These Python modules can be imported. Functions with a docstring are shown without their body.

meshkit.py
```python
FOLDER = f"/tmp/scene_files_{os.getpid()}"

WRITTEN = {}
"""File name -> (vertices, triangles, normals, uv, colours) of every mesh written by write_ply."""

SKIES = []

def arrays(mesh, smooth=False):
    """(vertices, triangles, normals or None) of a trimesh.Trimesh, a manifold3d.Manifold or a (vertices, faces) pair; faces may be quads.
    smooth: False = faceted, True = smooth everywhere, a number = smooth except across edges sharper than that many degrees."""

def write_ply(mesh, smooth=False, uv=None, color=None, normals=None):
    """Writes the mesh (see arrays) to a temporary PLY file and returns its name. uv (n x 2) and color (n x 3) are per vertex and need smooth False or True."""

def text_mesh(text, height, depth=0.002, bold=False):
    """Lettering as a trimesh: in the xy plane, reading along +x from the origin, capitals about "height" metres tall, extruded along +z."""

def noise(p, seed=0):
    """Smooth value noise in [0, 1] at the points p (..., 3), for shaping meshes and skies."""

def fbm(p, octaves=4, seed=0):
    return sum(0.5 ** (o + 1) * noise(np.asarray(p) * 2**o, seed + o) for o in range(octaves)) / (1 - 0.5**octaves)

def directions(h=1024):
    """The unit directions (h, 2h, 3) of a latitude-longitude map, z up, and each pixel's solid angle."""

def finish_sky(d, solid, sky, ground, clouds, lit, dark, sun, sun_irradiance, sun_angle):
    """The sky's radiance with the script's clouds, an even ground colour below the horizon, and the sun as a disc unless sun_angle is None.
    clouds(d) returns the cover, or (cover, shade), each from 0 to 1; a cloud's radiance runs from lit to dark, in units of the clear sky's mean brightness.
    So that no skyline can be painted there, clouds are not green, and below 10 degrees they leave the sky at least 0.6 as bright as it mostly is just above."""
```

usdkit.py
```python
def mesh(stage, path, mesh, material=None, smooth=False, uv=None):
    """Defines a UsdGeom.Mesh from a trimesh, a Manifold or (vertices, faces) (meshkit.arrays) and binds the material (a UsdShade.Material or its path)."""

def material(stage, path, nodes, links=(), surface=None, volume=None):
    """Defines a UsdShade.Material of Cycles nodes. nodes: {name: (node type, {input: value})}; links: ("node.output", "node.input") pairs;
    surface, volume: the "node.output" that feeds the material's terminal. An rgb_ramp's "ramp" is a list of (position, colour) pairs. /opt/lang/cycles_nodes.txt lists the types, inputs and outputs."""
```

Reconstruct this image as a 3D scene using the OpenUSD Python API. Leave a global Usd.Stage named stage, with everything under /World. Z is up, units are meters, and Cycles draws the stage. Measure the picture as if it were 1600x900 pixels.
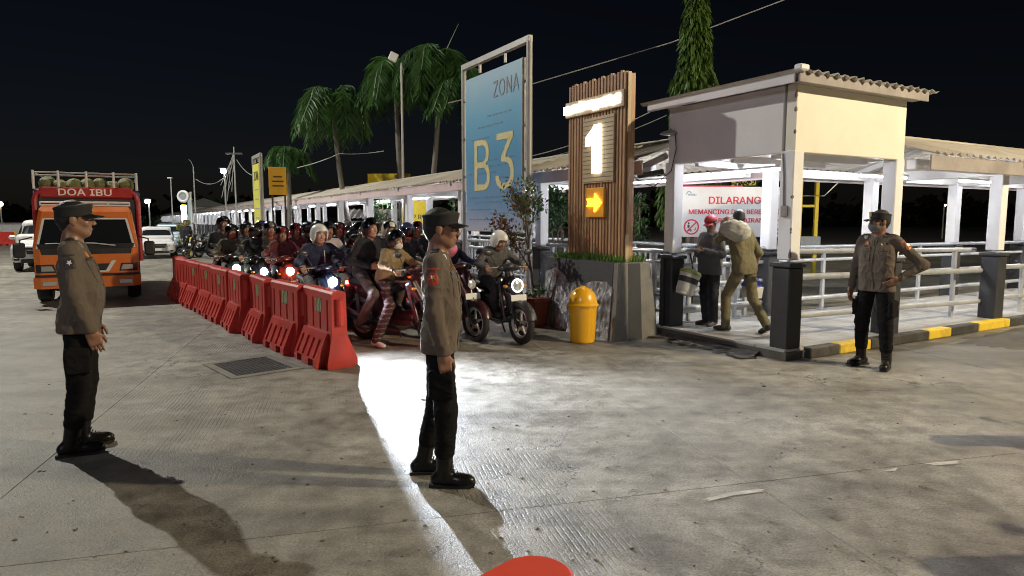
import math, random, numpy as np, trimesh, usdkit, meshkit
from scipy.spatial import ConvexHull
from pxr import Usd, UsdGeom, UsdLux, UsdShade, Gf, Sdf

stage = Usd.Stage.CreateInMemory()
UsdGeom.SetStageUpAxis(stage, UsdGeom.Tokens.z)
UsdGeom.SetStageMetersPerUnit(stage, 1.0)
UsdGeom.Xform.Define(stage, '/World'); UsdGeom.Scope.Define(stage, '/World/Looks')
rnd = random.Random(7)

# ------------------------------------------------------------------ camera
F_PX, EYE = 1040.0, 1.70
PITCH = math.atan(107 / F_PX)
cam = UsdGeom.Camera.Define(stage, '/World/camera')
cam.CreateHorizontalApertureAttr(36.0); cam.CreateVerticalApertureAttr(36.0 * 9 / 16)
cam.CreateFocalLengthAttr(36.0 * F_PX / 1600)
cam.CreateClippingRangeAttr(Gf.Vec2f(0.05, 2000))
cam.AddTranslateOp().Set(Gf.Vec3d(0, 0, EYE)); cam.AddRotateXOp().Set(90 - math.degrees(PITCH))
cam.CreateExposureAttr(0.0)

# ------------------------------------------------------------------ sky (night) and the lamps that light the yard
dome = UsdLux.DomeLight.Define(stage, '/World/sky')
usdkit.material(stage, '/World/Looks/night_sky', {
    'sky': ('sky_texture', {'sky_type': 'single_scattering', 'sun_disc': False, 'sun_elevation': 0.35, 'sun_rotation': 2.5}),
    'tint': ('mix_color', {'blend_type': 'multiply', 'fac': 1.0, 'b': (1.0, 0.90, 1.06)}),
    'bg': ('background_shader', {'strength': 0.0010})},
    [('sky.color', 'tint.a'), ('tint.result', 'bg.color')], surface='bg.background')
UsdShade.MaterialBindingAPI.Apply(dome.GetPrim()).Bind(UsdShade.Material.Get(stage, '/World/Looks/night_sky'))
moon = UsdLux.DistantLight.Define(stage, '/World/moon')
moon.CreateIntensityAttr(0.004); moon.CreateAngleAttr(0.5); moon.CreateNormalizeAttr(True); moon.CreateColorAttr(Gf.Vec3f(.85, .9, 1))
moon.AddRotateXYZOp().Set(Gf.Vec3f(35, -20, 0))

# flood lamps of the yard: (position, colour, power); each hangs on a mast built further down
FLOOD_LEFT, FLOOD_RIGHT = (-21.0, 20.8, 17.2), (13.5, 2.6, 8.0)
FLOOD_BACK = (-9.0, -9.0, 9.0)
def sphere_light(path, pos, r, power, col, cone=None, aim=None, soft=0.15):
    l = UsdLux.SphereLight.Define(stage, path)
    l.CreateRadiusAttr(r); l.CreateIntensityAttr(power); l.CreateNormalizeAttr(True); l.CreateColorAttr(Gf.Vec3f(*col))
    if cone:
        s = UsdLux.ShapingAPI.Apply(l.GetPrim()); s.CreateShapingConeAngleAttr(cone); s.CreateShapingConeSoftnessAttr(soft)
    z = -np.array(aim, float) if aim is not None else np.array([0, 0, 1.0])
    z /= np.linalg.norm(z); x = np.cross((0, 0, 1) if abs(z[2]) < .99 else (1, 0, 0), z); x /= np.linalg.norm(x); y = np.cross(z, x)
    l.AddTransformOp().Set(Gf.Matrix4d(*x, 0, *y, 0, *z, 0, *map(float, pos), 1))
    return l
sphere_light('/World/flood_light', FLOOD_LEFT, .18, 7000, (1.0, .97, .86))
sphere_light('/World/flood_light_001', FLOOD_RIGHT, .18, 2900, (1.0, .83, .55))
sphere_light('/World/flood_light_002', FLOOD_BACK, .35, 620, (.90, .90, 1.0))

# ------------------------------------------------------------------ helpers: pixels to points, names, tags
_f = np.array([0, math.cos(PITCH), -math.sin(PITCH)]); _u = np.array([0, math.sin(PITCH), math.cos(PITCH)])
def _ray(px, py): return _f + np.array([1.0, 0, 0]) * (px - 800) / F_PX - _u * (py - 450) / F_PX
def G(px, py, z=0.0):
    r = _ray(px, py); return np.array([0, 0, EYE]) + r * ((z - EYE) / r[2])
def at(px, py, Y):
    r = _ray(px, py); return np.array([0, 0, EYE]) + r * (Y / r[1])
LDIR, RDIR = np.array([-.5, .8660254, 0]), np.array([.8660254, .5, 0])
C0 = np.array([3.38, 8.14, 0]); C1 = C0 + 2.0 * LDIR; WID = 2.1

_used = {}
def numbered(parent, name):
    k = (parent, name); n = _used.get(k, 0); _used[k] = n + 1
    return f'{parent}/{name}' if n == 0 else f'{parent}/{name}_{n:03d}'
def tag(p, label=None, cat=None, group=None, kind=None):
    p = p.GetPrim() if hasattr(p, 'GetPrim') else p
    for k, v in (('label', label), ('category', cat), ('group', group), ('kind', kind)):
        if v: p.SetCustomDataByKey(k, v)
    return p
def thing(name, label=None, cat=None, loc=(0, 0, 0), rotz=0.0, group=None, kind=None):
    x = UsdGeom.Xform.Define(stage, numbered('/World', name))
    x.AddTranslateOp().Set(Gf.Vec3d(*map(float, loc))); x.AddRotateZOp().Set(float(math.degrees(rotz)))
    return tag(x, label, cat, group, kind)
def copy_of(proto, name, label, loc, rotz=0.0, group=None, cat=None):
    was = proto.GetCustomData(); r = thing(name, label, cat or was.get('category'), loc, rotz, group or was.get('group'))
    r.GetReferences().AddInternalReference(proto.GetPath()); r.SetInstanceable(True)
    return r
def part(parent, name, mesh, m, smooth=False, label=None, kind=None):
    path = str(parent.GetPath()) if parent is not None else '/World'
    p = usdkit.mesh(stage, numbered(path, name), mesh, LOOK[m], smooth).GetPrim()
    return tag(p, label, None, None, kind)

# ------------------------------------------------------------------ mesh helpers
def cat(ms):
    return trimesh.util.concatenate([trimesh.Trimesh(np.asarray(m.vertices), np.asarray(m.faces), process=False) for m in ms])
def move(m, t): m = m.copy(); m.apply_translation(t); return m
def rot(m, ang, axis, about=(0, 0, 0)):
    m = m.copy(); m.apply_transform(trimesh.transformations.rotation_matrix(ang, axis, about)); return m
def hull(pts):
    pts = np.asarray(pts, float); h = ConvexHull(pts); f = h.simplices.copy(); c = pts.mean(0)
    n = np.cross(pts[f[:, 1]] - pts[f[:, 0]], pts[f[:, 2]] - pts[f[:, 0]])
    bad = (n * (pts[f[:, 0]] - c)).sum(1) < 0; f[bad] = f[bad][:, ::-1]
    used, inv = np.unique(f, return_inverse=True)
    return trimesh.Trimesh(pts[used], inv.reshape(f.shape), process=False)
_BOX = {}
def box(c, s, b=0.0):
    c, s = np.asarray(c, float), np.asarray(s, float)
    if b <= 0: return trimesh.creation.box(s, trimesh.transformations.translation_matrix(c))
    b = min(b, s.min() * .45); h = s / 2; pts = []
    for sx in (-1, 1):
        for sy in (-1, 1):
            for sz in (-1, 1):
                q = np.array([sx, sy, sz])
                for k in range(3):
                    d = h - b; d[k] = h[k]; pts.append(q * d)
    return move(hull(pts), c)
def bar(a, b, w, h=None, bev=0.0, up=(0, 0, 1)):
    """A box of section w x h from a to b."""
    a, b = np.asarray(a, float), np.asarray(b, float); h = h or w; d = b - a; L = np.linalg.norm(d); x = d / L
    y = np.cross(up, x); 
    if np.linalg.norm(y) < 1e-6: y = np.cross((1, 0, 0), x)
    y /= np.linalg.norm(y); z = np.cross(x, y); m = box((L / 2, 0, 0), (L, w, h), bev); T = np.eye(4)
    T[:3, 0], T[:3, 1], T[:3, 2], T[:3, 3] = x, y, z, a; m.apply_transform(T); return m
def tube(pts, r, n=8, cap=True):
    pts = np.asarray(pts, float); N = len(pts); r = np.broadcast_to(np.asarray(r, float), (N,))
    t = np.gradient(pts, axis=0); t /= np.maximum(np.linalg.norm(t, axis=1, keepdims=True), 1e-9)
    u = np.cross(t[0], (0, 0, 1)); u = np.cross(t[0], (1, 0, 0)) if np.linalg.norm(u) < .1 else u; u /= np.linalg.norm(u)
    a = np.linspace(0, 2 * np.pi, n, endpoint=False); V = []
    for i in range(N):
        u = u - t[i] * (u @ t[i]); u /= np.linalg.norm(u); v = np.cross(t[i], u)
        V.append(pts[i] + r[i] * (np.cos(a)[:, None] * u + np.sin(a)[:, None] * v))
    V = np.vstack(V); Fc = []
    for i in range(N - 1):
        for k in range(n):
            p, q = i * n + k, i * n + (k + 1) % n; Fc += [[p, q, q + n], [p, q + n, p + n]]
    if cap:
        V = np.vstack([V, pts[0], pts[-1]]); c0, c1 = len(V) - 2, len(V) - 1
        for k in range(n): Fc += [[c0, (k + 1) % n, k], [c1, (N - 1) * n + k, (N - 1) * n + (k + 1) % n]]
    return trimesh.Trimesh(V, Fc, process=False)
def lathe(prof, n=24):
    """prof: (r, z) from bottom to top, outside."""
    prof = np.asarray(prof, float); a = np.linspace(0, 2 * np.pi, n, endpoint=False); N = len(prof)
    V = np.stack([prof[:, None, 0] * np.cos(a), prof[:, None, 0] * np.sin(a), np.repeat(prof[:, 1:2], n, 1)], -1).reshape(-1, 3); Fc = []
    for i in range(N - 1):
        for k in range(n):
            p, q = i * n + k, i * n + (k + 1) % n; Fc += [[p, q, q + n], [p, q + n, p + n]]
    return trimesh.Trimesh(V, Fc, process=False)
def frame_T(o, x, y, z):
    T = np.eye(4); T[:3, 0], T[:3, 1], T[:3, 2], T[:3, 3] = x, y, z, o; return T
def prism(poly, depth, plane='xz', mid=True):
    """poly (a, b) in the plane, extruded along the third axis, centred."""
    from shapely.geometry import Polygon
    m = trimesh.creation.extrude_polygon(poly if hasattr(poly, 'exterior') else Polygon(poly), depth, engine='earcut'); v = np.array(m.vertices)
    if mid: v[:, 2] -= depth / 2
    if plane == 'xz': m = trimesh.Trimesh(v[:, [0, 2, 1]] * [1, -1, 1], m.faces, process=False)
    elif plane == 'yz': m = trimesh.Trimesh(v[:, [2, 0, 1]], m.faces, process=False)
    else: m = trimesh.Trimesh(v, m.faces, process=False)
    return m
def text(s, h, depth=.006, bold=False, center=True):
    m = meshkit.text_mesh(s, h, depth, bold); m = trimesh.Trimesh(np.array(m.vertices), np.array(m.faces), process=False)
    if center: m.apply_translation([-(m.bounds[0][0] + m.bounds[1][0]) / 2, 0, 0])
    return m
def upright(m, o, along, scale=(1, 1)):
    """Lettering (xy plane) put on a vertical face: x runs along 'along', y up, z outward."""
    m = m.copy(); v = np.array(m.vertices); v[:, 0] *= scale[0]; v[:, 1] *= scale[1]; x = np.asarray(along, float); x = x / np.linalg.norm(x)
    z = np.array([0, 0, 1.0]); out = np.cross(x, z)
    return trimesh.Trimesh(np.asarray(o, float) + v[:, :1] * x + v[:, 1:2] * z + v[:, 2:] * out, m.faces, process=False)

# ------------------------------------------------------------------ materials
LOOK = {}
def M(name, col, rough=.6, metal=0., var=.12, scale=5., bump=0., bscale=60., spec=.5, coat=0., emit=0., ecol=None, dirt=0., dcol=(.05, .045, .04), detail=4):
    nodes = {'p': ('principled_bsdf', {'base_color': col, 'roughness': rough, 'metallic': metal, 'specular_ior_level': spec, 'coat_weight': coat})}
    links = []
    if emit: nodes['p'][1].update(emission_color=ecol or col, emission_strength=emit)
    if var > 0:
        nodes.update(tc=('texture_coordinate', {}), n=('noise_texture', {'scale': scale, 'detail': detail, 'roughness': .6}),
                     r=('rgb_ramp', {'ramp': [(.25, tuple(c * (1 - var) for c in col)), (.75, tuple(min(1, c * (1 + var)) for c in col))]}),
                     rr=('map_range', {'from_min': .3, 'from_max': .7, 'to_min': max(.03, rough - .1), 'to_max': min(1, rough + .1)}))
        links += [('tc.object', 'n.vector'), ('n.fac', 'r.fac'), ('n.fac', 'rr.value'), ('rr.result', 'p.roughness')]
        last = 'r.color'
        if dirt:
            nodes.update(dn=('noise_texture', {'scale': scale * .37, 'detail': 8, 'roughness': .7, 'distortion': .4}), dr=('rgb_ramp', {'ramp': [(.48, (0, 0, 0)), (.68, (dirt,) * 3)]}),
                         dm=('mix_color', {'b': dcol}))
            links += [('tc.object', 'dn.vector'), ('dn.fac', 'dr.fac'), ('dr.color', 'dm.fac'), ('r.color', 'dm.a')]; last = 'dm.result'
        links.append((last, 'p.base_color'))
    if bump:
        nodes.update(tb=('texture_coordinate', {}), nb=('noise_texture', {'scale': bscale, 'detail': 3}), b=('bump', {'strength': bump, 'distance': .01}))
        links += [('tb.object', 'nb.vector'), ('nb.fac', 'b.height'), ('b.normal', 'p.normal')]
    LOOK[name] = usdkit.material(stage, '/World/Looks/' + name, nodes, links, surface='p.BSDF'); return LOOK[name]
def E(name, col, s):
    LOOK[name] = usdkit.material(stage, '/World/Looks/' + name, {'e': ('emission', {'color': col, 'strength': s})}, surface='e.emission')
M('white_paint', (.74, .74, .76), .55, var=.06, scale=2.5, bump=.15, bscale=25, dirt=.22, dcol=(.42, .40, .39))
M('stained_paint', (.66, .64, .66), .65, var=.10, scale=1.3, bump=.2, bscale=18, dirt=.45, dcol=(.45, .42, .44))
M('cream_paint', (.76, .73, .63), .6, var=.05, scale=2, bump=.12, bscale=20, dirt=.2, dcol=(.5, .44, .33))
M('plinth_paint', (.028, .030, .036), .6, var=.25, scale=6, bump=.25, bscale=30, dirt=.3, dcol=(.07, .065, .06))
M('roof_sheet', (.52, .48, .42), .5, var=.15, scale=1.5, dirt=.5, dcol=(.22, .17, .12), bump=.1)
M('pink_fascia', (.62, .50, .51), .6, var=.1, scale=2, dirt=.35, dcol=(.36, .28, .28))
M('grey_fascia', (.32, .29, .28), .65, var=.15, scale=3, dirt=.5, dcol=(.12, .10, .09))
M('rail_metal', (.60, .61, .62), .38, .35, var=.1, scale=7, dirt=.3, dcol=(.25, .22, .2))
M('dark_metal', (.05, .05, .055), .5, .5, var=.2)
M('steel', (.36, .355, .34), .55, .35, var=.12, scale=4, dirt=.3, dcol=(.2, .17, .14))
M('kerb_black', (.035, .034, .032), .7, var=.3, scale=9, bump=.4, bscale=40, dirt=.4, dcol=(.16, .14, .11))
M('kerb_yellow', (.72, .50, .035), .6, var=.12, scale=9, bump=.4, bscale=40, dirt=.6, dcol=(.20, .15, .06))
M('rubber', (.018, .018, .019), .75, var=.2, scale=10, bump=.2)
M('black_plastic', (.022, .022, .024), .42, var=.15, scale=8)
M('gloss_black', (.014, .014, .016), .16, var=.1, scale=3, coat=.5)
M('chrome', (.75, .75, .77), .12, 1.0, var=.05)
M('dark_glass', (.012, .014, .017), .06, var=0, spec=.7, coat=.4)
E('tube_glow', (.93, .95, 1.0), 240)

# ------------------------------------------------------------------ ground
def concrete():
    ang = math.radians(14.5)
    nodes = {
        'g': ('geometry', {}), 'n1': ('noise_texture', {'scale': .42, 'detail': 7, 'roughness': .62, 'distortion': .5}),
        'n2': ('noise_texture', {'scale': 4.5, 'detail': 9, 'roughness': .68}), 'n3': ('noise_texture', {'scale': 70, 'detail': 3, 'roughness': .7}),
        'c1': ('rgb_ramp', {'ramp': [(.30, (.135, .125, .104)), (.5, (.268, .254, .218)), (.70, (.39, .372, .33))]}),
        'c2': ('rgb_ramp', {'ramp': [(.34, (.48, .47, .45)), (.60, (1.08, 1.08, 1.08))]}),
        'c3': ('rgb_ramp', {'ramp': [(.36, (.60, .60, .60)), (.58, (1.08, 1.08, 1.08))]}),
        'm1': ('mix_color', {'blend_type': 'multiply', 'fac': 1.0, 'use_clamp_result': False}), 'm2': ('mix_color', {'blend_type': 'multiply', 'fac': .95}),
        # tining: fine grooves across the slabs, worn away in patches
        'map': ('mapping', {'rotation': (0, 0, -ang)}), 'sx': ('separate_xyz', {}),
        'wob': ('noise_texture', {'scale': 1.1, 'detail': 2}), 'wm': ('math', {'math_type': 'multiply_add', 'value2': .03}),
        'fr': ('math', {'math_type': 'multiply', 'value2': 2 * math.pi / .034}), 'sn': ('math', {'math_type': 'sine'}),
        'pk': ('map_range', {'from_min': .25, 'from_max': 1.0, 'to_min': 0, 'to_max': 1, 'clamp': True}),
        'mk': ('noise_texture', {'scale': .42, 'detail': 5, 'roughness': .65}), 'mr': ('map_range', {'from_min': .50, 'from_max': .66, 'to_min': 0, 'to_max': 1, 'clamp': True}),
        'brk': ('noise_texture', {'scale': 13, 'detail': 3}), 'bk': ('map_range', {'from_min': .38, 'from_max': .55, 'to_min': .15, 'to_max': 1, 'clamp': True}),
        'gm': ('math', {'math_type': 'multiply'}), 'gm2': ('math', {'math_type': 'multiply'}),
        'gd': ('mix_color', {'blend_type': 'multiply', 'b': (.60, .59, .58)}),
        # oil and tyre blotches
        'oil': ('noise_texture', {'scale': .8, 'detail': 4, 'distortion': .8}), 'or': ('rgb_ramp', {'ramp': [(.64, (0, 0, 0)), (.76, (.5, .5, .5))]}),
        'om': ('mix_color', {'b': (.085, .08, .075)}),
        # pits
        'v': ('voronoi_texture', {'scale': 9}), 'vr': ('rgb_ramp', {'ramp': [(.0, (1, 1, 1)), (.075, (0, 0, 0))]}), 'vn': ('noise_texture', {'scale': 1.7}), 'vk': ('map_range', {'from_min': .5, 'from_max': .62, 'clamp': True}),
        'vm': ('math', {'math_type': 'multiply'}), 'pm': ('mix_color', {'b': (.05, .048, .045)}),
        'h1': ('math', {'math_type': 'multiply_add', 'value2': .5}), 'h2': ('math', {'math_type': 'multiply_add', 'value2': -.32}), 'h3': ('math', {'math_type': 'multiply_add', 'value2': -.8}),
        'b': ('bump', {'strength': 1.0, 'distance': .013}),
        'cn': ('noise_texture', {'scale': .9, 'detail': 7, 'roughness': .62, 'distortion': .3}), 'ca': ('math', {'math_type': 'subtract', 'value2': .5}), 'cb': ('math', {'math_type': 'absolute'}), 'cr': ('map_range', {'from_min': .0015, 'from_max': .006, 'to_min': 1, 'to_max': 0, 'clamp': True}), 'ck': ('noise_texture', {'scale': .33, 'detail': 2}), 'ckr': ('map_range', {'from_min': .52, 'from_max': .60, 'clamp': True}), 'cm': ('math', {'math_type': 'multiply'}), 'cmx': ('mix_color', {'b': (.035, .032, .028)}), 'h4': ('math', {'math_type': 'multiply_add', 'value2': -.2}),
        'sm': ('mapping', {'rotation': (0, 0, math.radians(60)), 'scale': (.16, 1.9, 1)}), 'sn2': ('noise_texture', {'scale': 1.0, 'detail': 6, 'roughness': .6}), 'sr': ('rgb_ramp', {'ramp': [(.36, (.70, .69, .67)), (.56, (1.05, 1.05, 1.05))]}), 'ms': ('mix_color', {'blend_type': 'multiply', 'fac': .8}),
        'rr': ('map_range', {'from_min': .3, 'from_max': .7, 'to_min': .40, 'to_max': .72}),
        'p': ('principled_bsdf', {'specular_ior_level': .5})}
    ln = [('g.position', f'{k}.vector') for k in ('n1', 'n2', 'n3', 'map', 'wob', 'mk', 'brk', 'oil', 'v', 'vn', 'cn', 'ck', 'sm')] + [
        ('n1.fac', 'c1.fac'), ('n2.fac', 'c2.fac'), ('n3.fac', 'c3.fac'), ('c1.color', 'm1.a'), ('c2.color', 'm1.b'), ('m1.result', 'm2.a'), ('c3.color', 'm2.b'),
        ('map.vector', 'sx.vector'), ('wob.fac', 'wm.value1'), ('sx.x', 'wm.value3'), ('wm.value', 'fr.value1'), ('fr.value', 'sn.value1'), ('sn.value', 'pk.value'),
        ('mk.fac', 'mr.value'), ('brk.fac', 'bk.value'), ('pk.result', 'gm.value1'), ('mr.result', 'gm.value2'), ('gm.value', 'gm2.value1'), ('bk.result', 'gm2.value2'),
        ('gm2.value', 'gd.fac'), ('m2.result', 'gd.a'), ('oil.fac', 'or.fac'), ('or.color', 'om.fac'), ('gd.result', 'om.a'),
        ('v.distance', 'vr.fac'), ('vn.fac', 'vk.value'), ('vr.color', 'vm.value1'), ('vk.result', 'vm.value2'), ('vm.value', 'pm.fac'), ('om.result', 'pm.a'), ('pm.result', 'cmx.a'), ('cn.fac', 'ca.value1'), ('ca.value', 'cb.value1'), ('cb.value', 'cr.value'), ('ck.fac', 'ckr.value'), ('cr.result', 'cm.value1'), ('ckr.result', 'cm.value2'), ('cm.value', 'cmx.fac'), ('cm.value', 'h4.value1'), ('h3.value', 'h4.value3'), ('sm.vector', 'sn2.vector'), ('sn2.fac', 'sr.fac'), ('cmx.result', 'ms.a'), ('sr.color', 'ms.b'), ('ms.result', 'p.base_color'),
        ('n3.fac', 'h1.value1'), ('n2.fac', 'h1.value3'), ('gm2.value', 'h2.value1'), ('h1.value', 'h2.value3'), ('vm.value', 'h3.value1'), ('h2.value', 'h3.value3'),
        ('h4.value', 'b.height'), ('b.normal', 'p.normal'), ('n2.fac', 'rr.value'), ('rr.result', 'p.roughness')]
    LOOK['concrete'] = usdkit.material(stage, '/World/Looks/concrete', nodes, ln, surface='p.BSDF')
concrete()
M('joint_fill', (.10, .092, .08), .85, var=.3, scale=4, bump=.3)
M('dark_terrain', (.05, .052, .045), .9, var=.3, scale=.4)
ground = thing('concrete_ground', 'wide worn grey concrete yard of large slabs', 'ground', kind='structure')
part(ground, 'base_sheet', ([[-400, -60, -.014], [400, -60, -.014], [400, 700, -.014], [-400, 700, -.014]], [[0, 1, 2], [0, 2, 3]]), 'joint_fill')
sa, sb = np.array([math.cos(math.radians(14.5)), math.sin(math.radians(14.5)), 0]), np.array([-math.sin(math.radians(14.5)), math.cos(math.radians(14.5)), 0])
def slab_mesh(u0, u1, v0, v1):
    g, b, d = .003, .001, .05
    def ring(e, z): return [sa * u + sb * v + np.array([0, 0, z]) for u, v in ((u0 + e, v0 + e), (u1 - e, v0 + e), (u1 - e, v1 - e), (u0 + e, v1 - e))]
    V = ring(g, -d) + ring(g, -.0005) + ring(g + b, 0); Fc = [[8, 9, 10], [8, 10, 11]]
    for r in (0, 4):
        for k in range(4):
            p, q = r + k, r + (k + 1) % 4; Fc += [[p, q, q + 4], [p, q + 4, p + 4]]
    return V, Fc
V0 = [-.55 + 4.2 * k for k in range(-2, 14)]
for j in range(len(V0) - 1):
    for i in range(-8, 8):
        u0 = -2.05 + 4.6 * i
        if abs((u0 + 2.3) - 0) < 34: part(ground, 'slab', slab_mesh(u0, u0 + 4.6, V0[j], V0[j + 1]), 'concrete')
part(ground, 'far_apron', ([sa * -60 + sb * V0[-1], sa * 90 + sb * V0[-1], sa * 160 + sb * 260, sa * -260 + sb * 260], [[0, 1, 2], [0, 2, 3]]), 'concrete')
part(ground, 'left_apron', ([sa * -260 + sb * -6, sa * -38.86 + sb * -6, sa * -38.86 + sb * (V0[-1]), sa * -260 + sb * 260], [[0, 1, 2], [0, 2, 3]]), 'concrete')

M('chalk_mark', (.36, .35, .325), .8, var=.3, scale=20, dirt=.8, dcol=(.26, .25, .22), bump=.3)
M('patch_asphalt', (.075, .070, .062), .85, var=.35, scale=3, bump=.4, bscale=40, dirt=.6, dcol=(.17, .16, .14))
def ground_patch(name, label, poly, m, z=.003):
    t = thing(name, label, None, kind='structure'); c = np.mean(poly, 0); r = random.Random(len(label)); P = []
    for a, b in zip(poly, poly[1:] + poly[:1]):
        for u in np.linspace(0, 1, 8)[:-1]: q = a + (b - a) * u; P.append(c + (q - c) * r.uniform(.80, 1.08))
    V_ = np.array([c] + P); V_[:, 2] = z; n = len(P); part(t, 'mark', (V_, [[0, 1 + k, 1 + (k + 1) % n] for k in range(n)]), m)
def pxpoly(*q): return [G(*a) for a in q]
ground_patch('scraped_mark', 'pale scraped streak on the concrete in the right foreground', pxpoly((1100, 780), (1140, 770), (1190, 764), (1192, 769), (1145, 775), (1106, 784)), 'chalk_mark')
ground_patch('scraped_mark', 'small pale scraped streak on the concrete at lower right, nearer the picture edge', pxpoly((1380, 736), (1402, 731), (1400, 737)), 'chalk_mark'); ground_patch('scraped_mark', 'pale scraped double spot inside the shadow at the lower right', pxpoly((1440, 725), (1462, 722), (1500, 720), (1498, 725), (1460, 728)), 'chalk_mark')
ground_patch('asphalt_patch', 'dark repair patch beside the kerb at the right edge', pxpoly((1490, 535), (1600, 510), (1660, 512), (1660, 548), (1560, 545)), 'patch_asphalt')
# ------------------------------------------------------------------ covered walkways and the entrance tower
def corrugated(x0, x1, z_of_y, y0, y1, pitch=.16, amp=.022, thick=.004, seg=5, jag=0.):
    """Corrugated sheet; waves run along x, sheet falls along y."""
    n = int((x1 - x0) / pitch * seg) + 1; xs = np.linspace(x0, x1, n); w = amp * np.cos(2 * np.pi * xs / pitch)
    V = []
    for y in (y0, y1):
        for k, x in enumerate(xs): V.append([x, y + (rnd.uniform(-jag, jag) if y == y0 else 0), z_of_y(y) + w[k]])
    for y in (y0, y1):
        for k, x in enumerate(xs): V.append([x, V[k + (0 if y == y0 else n)][1], z_of_y(y) + w[k] - thick])
    Fc = []
    for k in range(n - 1):
        a, b, c, d = k, k + 1, n + k, n + k + 1; Fc += [[a, b, d], [a, d, c]]
        a2, b2, c2, d2 = (q + 2 * n for q in (a, b, c, d)); Fc += [[a2, d2, b2], [a2, c2, d2], [a, a2, b2], [a, b2, b], [c, d, d2], [c, d2, c2]]
    m = trimesh.Trimesh(V, Fc, process=False)
    if y1 < y0: m.invert()
    return m
def column(parent, x, y, h=2.5, w=.19, pl=1.17, m='white_paint', z0=.0):
    c_ = part(parent, 'column', box((x, y, (pl + h) / 2 + .02), (w, w, h - pl - .04), .012), m)
    part(c_, 'plinth', cat([box((x, y, (z0 + pl - .05) / 2), (.26, .26, pl - .05 - z0), .015), box((x, y, pl - .02), (.31, .31, .055), .012)]), 'plinth_paint')
EAVE, RIDGE = 2.60, 3.03
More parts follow.
